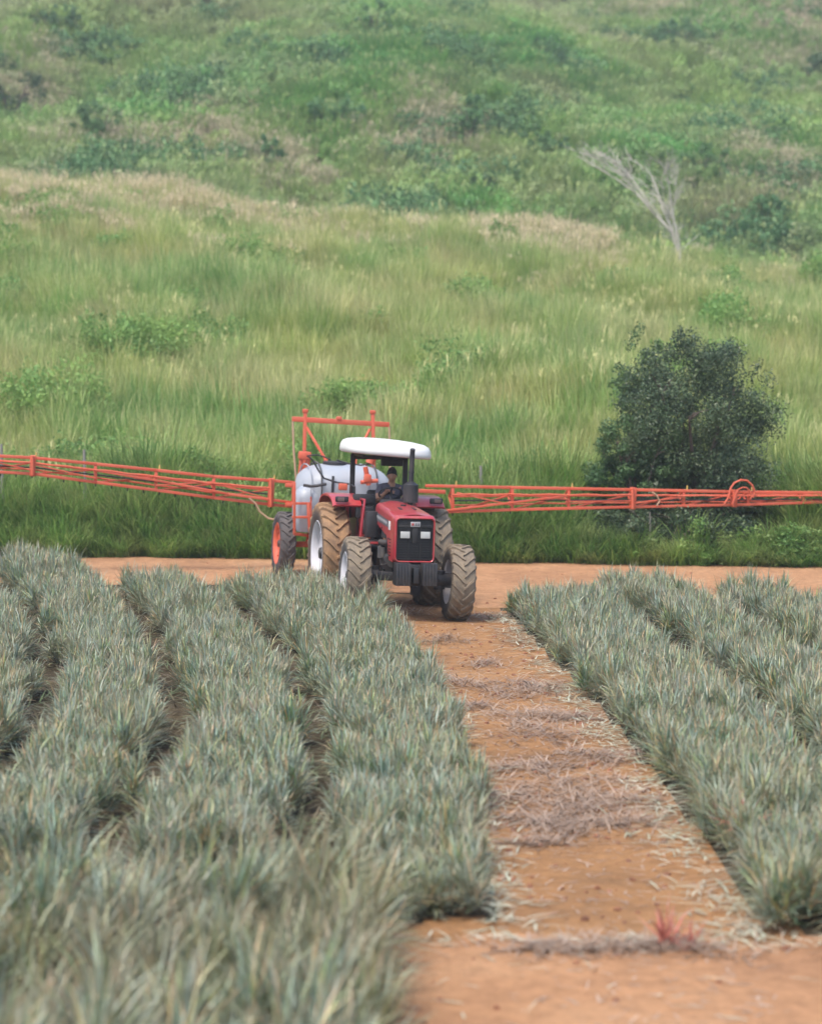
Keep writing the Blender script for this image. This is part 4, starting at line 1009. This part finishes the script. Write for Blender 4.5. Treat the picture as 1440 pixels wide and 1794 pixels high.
# fingers round the wheel rim
for hi, s in ((9, -1), (13, 1)):
    hc = Vector(J[hi][0])
    for k in range(4):
        b = hc + Vector((.01, s * (-.028 + .019 * k), .012)); i0 = len(J)
        L = (.036, .042, .040, .031)[k]
        J += [(tuple(b), .0095), (tuple(b + Vector((L, 0, .012))), .009), (tuple(b + Vector((L * 1.15, 0, -.022))), .008)]
        Bn += [(hi, i0), (i0, i0 + 1), (i0 + 1, i0 + 2)]
    b = hc + Vector((-.02, -s * .03, .0)); i0 = len(J); J += [(tuple(b), .011), (tuple(b + Vector((.03, -s * .018, -.018))), .009)]; Bn += [(hi, i0), (i0, i0 + 1)]
body = skin_obj('body', J, Bn, M['skin'], dr)
# the head is shaped separately and sunk into the neck of the same body
hm = MB(); hc = Vector((.225, -.01, .715)); n1, n2 = 20, 26; vs = []; fs = []
for i in range(n1 + 1):
    th = math.pi * i / n1
    for k in range(n2):
        ph = 2 * math.pi * k / n2; d = Vector((math.sin(th) * math.cos(ph), math.sin(th) * math.sin(ph), math.cos(th)))
        rx, ry, rz = .098, .076, .122
        p = Vector((d.x * rx, d.y * ry, d.z * rz))
        if d.z < -.1: p.y *= 1 - .30 * (-d.z - .1); p.x *= 1 - (.10 if d.x > 0 else .35) * (-d.z - .1)
        fr = max(0, d.x)
        nose = math.exp(-((d.y / .16) ** 2) - (((d.z + .12) / .20) ** 2)) * fr * .026
        brow = math.exp(-((d.z - .16) / .08) ** 2) * fr * .006
        eye = -sum(math.exp(-(((d.y - e) / .16) ** 2) - (((d.z - .02) / .10) ** 2)) for e in (-.36, .36)) * fr * .010
        lips = math.exp(-((d.y / .25) ** 2) - (((d.z + .50) / .07) ** 2)) * fr * .008
        chin = math.exp(-((d.y / .3) ** 2) - (((d.z + .85) / .12) ** 2)) * fr * .010
        p.x += nose + brow + eye + lips + chin; vs.append(p)
for i in range(n1):
    for k in range(n2):
        k2 = (k + 1) % n2; fs.append((i * n2 + k, i * n2 + k2, (i + 1) * n2 + k2, (i + 1) * n2 + k))
HM = Matrix.Translation(hc) @ Euler((0, R(12), R(-12))).to_matrix().to_4x4()
hm.add(vs, fs, True, HM)
for s in (-1, 1): hm.lathe([(-.008, .001), (-.008, .022), (0, .028), (.010, .020), (.010, .001)], 14, HM @ Matrix.Translation((-.005, s * .077, -.01)))
head_o = hm.build('head', M['skin'], dr)
hr = MB(); vs = []; fs = []
for i in range(12):
    th = math.pi * .56 * i / 11
    for k in range(n2):
        ph = 2 * math.pi * k / n2; fr = math.cos(ph); t2 = th * (1.0 - .32 * max(0, fr))
        d = Vector((math.sin(t2) * math.cos(ph), math.sin(t2) * math.sin(ph), math.cos(t2))); b = 1.10 + .03 * math.sin(5 * ph + 7 * th)
        vs.append((d.x * .098 * b - .003, d.y * .078 * b, d.z * .122 * b))
for i in range(11):
    for k in range(n2): k2 = (k + 1) % n2; fs.append((i * n2 + k, i * n2 + k2, (i + 1) * n2 + k2, (i + 1) * n2 + k))
hr.add(vs, fs, True, HM); hr.build('hair', M['hair'], dr)
Js = [((0, 0, .04), .15), ((.05, 0, .25), .145), ((.11, 0, .42), .155), ((.160, 0, .575), .068), ((.12, -.18, .49), .080), ((.17, -.205, .43), .070), ((.22, -.23, .37), .062),
      ((.12, .18, .48), .080), ((.18, .205, .43), .070), ((.23, .225, .37), .062)]
skin_obj('shirt', Js, [(0, 1), (1, 2), (2, 3), (2, 4), (4, 5), (5, 6), (2, 7), (7, 8), (8, 9)], M['shirt'], dr)
Jt = [((0, 0, .06), .15), ((.06, -.11, .045), .115), ((.42, -.14, .065), .082), ((.51, -.15, -.26), .062), ((.06, .11, .045), .115), ((.42, .14, .065), .082), ((.51, .15, -.26), .062)]
skin_obj('trousers', Jt, [(0, 1), (1, 2), (2, 3), (0, 4), (4, 5), (5, 6)], M['trousers'], dr)

# ------------------------------------------------------------------ trailed sprayer (origin under its axle)
sz = (0.16 + 0.27) / 2
sp = empty('boom_sprayer', (SP_LOC.x, SP_LOC.y, sz)); sp.rotation_euler = frame(SP_LOC, sz, SP_YAW, R(-3.0), 0)
tag(sp, 'orange trailed crop sprayer with white tank, tall mast and long lattice booms behind the tractor', 'sprayer')
bpy.context.view_layer.update()
SPM = Matrix.LocRotScale(sp.location, sp.rotation_euler, None); SPI = SPM.inverted()
def sl(px, py, x):
    """point of the sprayer's own frame that lies on its cross plane at x and shows at the photo's (px, py)"""
    o = SPI @ Vector((0, 0, CAMZ)); d = (SPI.to_3x3() @ ray(px, py)); t = (x - o.x) / d.x; return o + d * t
for s in (-1, 1): wheel(sp, (0, s * 1.09, .63), .65, .32, .40, 20, M['tyre_dark'], M['rim_orange'], s, 'wheel')
m = MB()
for s in (-1, 1): m.beam((1.6, s * .42, .95), (-1.3, s * .55, .95), .10, .14)
for x in (-1.25, -.5, .3, 1.1): m.beam((x, -.6, .96), (x, .6, .96), .08, .10)
m.beam((0, -1.0, .63), (0, 1.0, .63), .11, .11)
for s in (-1, 1): m.beam((0, s * .6, .63), (0, s * .55, .95), .10); m.beam((1.6, s * .42, .95), (3.2, 0, .62), .09, .12)
m.beam((3.1, 0, .62), (3.55, 0, .60), .09, .08)
for s in (-1, 1):
    for x in (-.7, .8): m.beam((x, s * .72, .95), (x, s * .78, 1.5), .06)
    m.beam((-.7, s * .76, 1.45), (.8, s * .76, 1.45), .06)
m.build('chassis', M['orange'], sp)
# main tank: wide rounded drum across the chassis
m = MB(); rings = []
for k in range(21):
    u = -1 + 2 * k / 20; yy = .98 * u; sc = (1 - abs(u) ** 3.2) ** .42 if abs(u) < 1 else .02; sc = max(sc, .05)
    rings.append([(0.0 + sup(2 * math.pi * j / 40, .78 * sc, .56 * sc, 2.5)[0], yy + .05, 1.72 + sup(2 * math.pi * j / 40, .78 * sc, .56 * sc, 2.5)[1]) for j in range(40)])
m.loft(rings); tk = m.build('tank', M['tank'], sp, 60)
m = MB(); m.lathe([(2.26, .24), (2.31, .24), (2.325, .22), (2.33, .02)], 28, Matrix.Translation((.1, -.15, 0)), 'Z'); m.build('tank_lid', M['plastic'], tk)
m = MB(); m.box((.775, -.30, 1.70), (.03, .05, .72), bev=.008); m.build('level_gauge', M['plastic'], tk)
for yy in (-.72, .12, .42):
    m = MB(); m.tube([(0 + sup(2 * math.pi * j / 40, .785, .563, 2.5)[0] * (.93 if abs(yy) > .6 else 1), yy, 1.72 + sup(2 * math.pi * j / 40, .785, .563, 2.5)[1] * (.93 if abs(yy) > .6 else 1)) for j in range(41)], .014, 6, False); m.build('moulded_rib', M['tank'], tk)
for yy in (-.52, .6):
    m = MB(); m.tube([(0 + sup(2 * math.pi * j / 40, .80, .575, 2.5)[0], yy, 1.72 + sup(2 * math.pi * j / 40, .80, .575, 2.5)[1]) for j in range(41)], .018, 6, False)
    m.build('tank_strap', M['steel'], tk)
# rinse tank at the near side
a0, b0 = sl(516, 890, .55), sl(570, 890, .55); zc0, zc1 = sl(540, 932, .55).z, sl(540, 852, .55).z
m = MB(); rings = []; cyy = (a0.y + b0.y) / 2; hw = abs(b0.y - a0.y) / 2
for k in range(13):
    u = k / 12; sc = .62 + .38 * min(1, math.sin(math.pi * min(max(u, .02), .98)) ** .35)
    if u > .85: sc *= 1 - (u - .85) * 2.2
    rings.append([(.40 + sup(2 * math.pi * j / 32, .32 * sc, hw * sc, 3)[0], cyy + sup(2 * math.pi * j / 32, .3 * sc, hw * sc, 3)[1], zc0 + (zc1 - zc0) * u) for j in range(32)])
m.loft(rings); rt_ = m.build('rinse_tank', M['tank'], sp, 60)
m = MB(); m.lathe([(zc1 - .01, .09), (zc1 + .03, .09), (zc1 + .035, .01)], 18, Matrix.Translation((.4, cyy, 0)), 'Z'); m.build('rinse_tank_lid', M['plastic'], rt_)
m = MB()
for yp in (882, 906): m.beam(sl(512, yp, .80), sl(545, yp, .80), .035, .05)
m.beam(sl(516, 845, .80), sl(516, 935, .80), .05); m.beam(sl(545, 870, .80), sl(545, 935, .80), .03); m.beam(sl(516, 935, .8), sl(552, 940, .3), .06)
m.build('tank_guard', M['orange'], sp)
# mast
MX = -1.15
m = MB()
tl, trr = sl(512, 734, MX), sl(682, 744, MX)
m.beam(tl, trr, .07, .105)
for (a, c, yb) in ((535, 531, 900), (653, 656, 900)): m.beam(sl(a, 720, MX), sl(c, yb, MX), .07, .075)
m.beam(sl(537, 748, MX), sl(571, 806, MX + .5), .045); m.beam(sl(571, 802, MX + .5), sl(571, 880, MX + .5), .07)
m.beam(sl(648, 752, MX), sl(622, 806, MX + .5), .045); m.beam(sl(622, 802, MX + .5), sl(622, 880, MX + .5), .07)
for (a, b) in ((535, 720), (653, 722), (594, 733)): p = sl(a, b, MX); m.box(p, (.10, .11, .08), bev=.012)
m.beam(sl(500, 850, MX), sl(780, 862, MX), .08, .08); m.beam(sl(500, 884, MX), sl(780, 896, MX), .08, .08)
m.beam(sl(515, 846, MX), sl(515, 888, MX), .08); 
m.build('mast', M['orange'], sp)
for pts in ([(513, 738), (515, 790), (520, 850), (521, 900)], [(682, 748), (683, 800), (684, 860)]):
    m = MB(); m.tube([sl(a, b, MX + .05) for a, b in pts], .022, 8); m.build('cable', M['hose_pale'], sp)
# lift ram and hose cluster on the left of the mast
m = MB(); m.box(sl(534, 798, MX + .5), (.22, .24, .16), bev=.03); m.tube([sl(528, 805, MX + .5), sl(524, 850, MX + .5)], .04, 10); m.tube([sl(541, 800, MX + .5), sl(534, 852, MX + .5)], .045, 10)
m.box(sl(535, 840, MX + .5), (.12, .13, .25), bev=.02); m.build('lift_ram', M['orange'], sp)
m = MB()
m.tube([sl(a, b, .9) for a, b in ((538, 798), (548, 806), (558, 824), (568, 838), (590, 845), (612, 848))], .018, 8)
m.tube([sl(a, b, .9) for a, b in ((532, 850), (545, 852), (556, 851), (572, 848))], .030, 8)
m.tube([sl(a, b, .9) for a, b in ((541, 798), (556, 797), (570, 801), (580, 806))], .014, 8)
m.tube([sl(a, b, .9) for a, b in ((590, 806), (610, 812), (632, 815), (650, 812))], .016, 8)
m.build('hose', M['hose'], sp)
# pump and valve block in front of the tank
m = MB(); m.box(sl(601, 853, .95), (.12, .17, .13), bev=.02); m.build('valve_block', M['orange'], sp)
m = MB(); m.box(sl(644, 838, .95), (.14, .14, .16), bev=.03); m.tube([sl(640, 818, .95), sl(646, 850, .95)], .05, 10); m.tube([sl(648, 812, .9), sl(652, 802, .9)], .09, 14); m.tube([sl(632, 845, .9), sl(662, 842, .9)], .04, 10); m.build('pump', M['orange'], sp)
m = MB(); m.box((1.3, 0, 1.15), (.4, .5, .35), bev=.04); m.build('pump_housing', M['steel'], sp)

# booms: lattice of two front chords and one rear chord, in sections
BX = MX - .12
def boom(top, bot, vert, diag, hinges, name, extra=()):
    b = empty(name); b.parent = sp
    # section frames
    fr = MB(); T = [sl(x, y, BX) for x, y in top]; Bt = [sl(x, y, BX) for x, y in bot]
    for c, w in ((T, .062), (Bt, .060)):
        for p, q in zip(c, c[1:]): fr.beam(p, q, w, w)
    dv = Vector((-.34, 0, .06))
    mid = [(p * .45 + q * .55) + dv for p, q in zip([sl(x, np.interp(x, [t[0] for t in top], [t[1] for t in top]), BX) for x in vert], [sl(x, np.interp(x, [t[0] for t in bot], [t[1] for t in bot]), BX) for x in vert])]
    for p, q in zip(mid, mid[1:]): fr.beam(p, q, .042, .042)
    ty = lambda x: np.interp(x, [t[0] for t in top], [t[1] for t in top]); by = lambda x: np.interp(x, [t[0] for t in bot], [t[1] for t in bot])
    for i, x in enumerate(vert):
        p, q = sl(x, ty(x), BX), sl(x, by(x), BX); fr.beam(p, q, .062, .045); fr.beam(p, mid[i], .032); fr.beam(q, mid[i], .032)
        if i + 1 < len(vert):
            fr.beam(sl(x, by(x), BX), mid[i + 1], .03)
    for (x0, f0, x1, f1, w) in diag:
        fr.beam(sl(x0, ty(x0) * (1 - f0) + by(x0) * f0, BX + .05), sl(x1, ty(x1) * (1 - f1) + by(x1) * f1, BX + .05), w, w)
    fr.build('boom_frame', M['orange'], b)
    for x in hinges:
        h = MB(); h.box((sl(x, ty(x), BX) + sl(x, by(x), BX)) / 2, (.16, .11, (sl(x, ty(x), BX) - sl(x, by(x), BX)).length + .10), bev=.015)
        h.tube([sl(x, ty(x) - 3, BX + .1), sl(x, by(x) + 3, BX + .1)], .03, 10); h.build('hinge', M['orange'], b)
    # spray pipe and nozzles under the frame
    pp = MB(); xs = np.linspace(min(vert), max(vert), 22)
    pp.tube([sl(x, (ty(x) + by(x)) / 2 + 3, BX - .10) for x in xs], .016, 7); pp.build('spray_pipe', M['hose'], b)
    p2 = MB(); p2.tube([sl(x, ty(x) * .68 + by(x) * .32 + .8 * math.sin(x * .09), BX + .06) for x in xs], .020, 7); p2.tube([sl(x, ty(x) * .25 + by(x) * .75 + .8 * math.sin(x * .07 + 1), BX - .2) for x in xs], .018, 7); p2.build('feed_pipe', M['orange'], b)
    nz = MB()
    for x in xs:
        p = sl(x, by(x), BX - .05); nz.tube([p + Vector((0, 0, .02)), p - Vector((0, 0, .09))], [.018, .012], 8)
    nz.build('nozzle', M['plastic'], b)
    cl = MB()
    for x in vert[::2]: p = sl(x + 6, ty(x) - 1, BX); cl.tube([p, p + Vector((0, 0, .10))], [.02, .014], 8)
    cl.build('breakaway_pin', M['yellow'], b)
    return b
boom([(-120, 789), (0, 799), (58, 802), (170, 813), (276, 824), (375, 835), (475, 842), (520, 846)], [(-120, 814), (0, 827), (58, 830), (170, 845), (276, 859), (375, 872), (475, 884), (520, 888)],
     [-110, -30, 58, 168, 274, 375, 475], [(168, .35, 300, .55, .045), (300, .55, 400, .75, .05), (400, .75, 520, .85, .055), (274, .75, 375, .25, .03), (58, .4, 168, .8, .03), (-30, .3, 58, .8, .03), (375, .3, 475, .8, .03)], [58, 475], 'boom')
boom([(745, 851), (893, 854), (1108, 858), (1300, 862), (1560, 864)], [(745, 898), (893, 893), (1108, 888), (1300, 884), (1560, 876)],
     [793, 897, 996, 1108, 1197, 1285, 1310, 1407, 1500], [(780, .95, 1000, .35, .045), (800, .25, 897, .8, .03), (897, .3, 996, .55, .025), (996, .35, 1108, .35, .022), (996, .65, 1108, .65, .022), (1108, .8, 1197, .4, .035), (1407, .2, 1500, .8, .03)], [1108, 1285], 'boom')
# hose loop over the outer hinge of the right boom
m = MB(); arc = [(1268, 884), (1276, 870), (1279, 856), (1286, 846), (1297, 841), (1308, 842), (1317, 850), (1322, 862), (1318, 872)]
m.tube([sl(a, b, BX + .1) for a, b in arc], .022, 8); m.tube([sl(a + 14 * 0 + (1300 - a) * .35 + 2, b * .7 + 884 * .3, BX + .16) for a, b in arc], .016, 8)
m.build('hose_loop', M['orange'], sp)
m = MB(); m.tube([sl(a, b, BX + .1) for a, b in ((1142, 862), (1150, 868), (1155, 878), (1150, 886))], .018, 8); m.tube([sl(a, b, BX + .2) for a, b in ((437, 873), (448, 882), (455, 896), (470, 908), (490, 912))], .02, 8)
m.build('hose_drop', M['hose_pale'], sp)

# ------------------------------------------------------------------ haze
hz = MB(); hz.box((0, 290, 75), (440, 640, 156)); t = NT('haze_air')
pv = t.n('ShaderNodeVolumePrincipled'); pv.inputs['Color'].default_value = (0.86, 0.92, 1.0, 1); pv.inputs['Density'].default_value = 0.0007; pv.inputs['Anisotropy'].default_value = 0.2
t.l(pv.outputs[0], t.out.inputs['Volume']); hzo = hz.build('haze', t.m); tag(hzo, 'thin pale haze in the air over the whole valley', 'haze', kind='stuff')
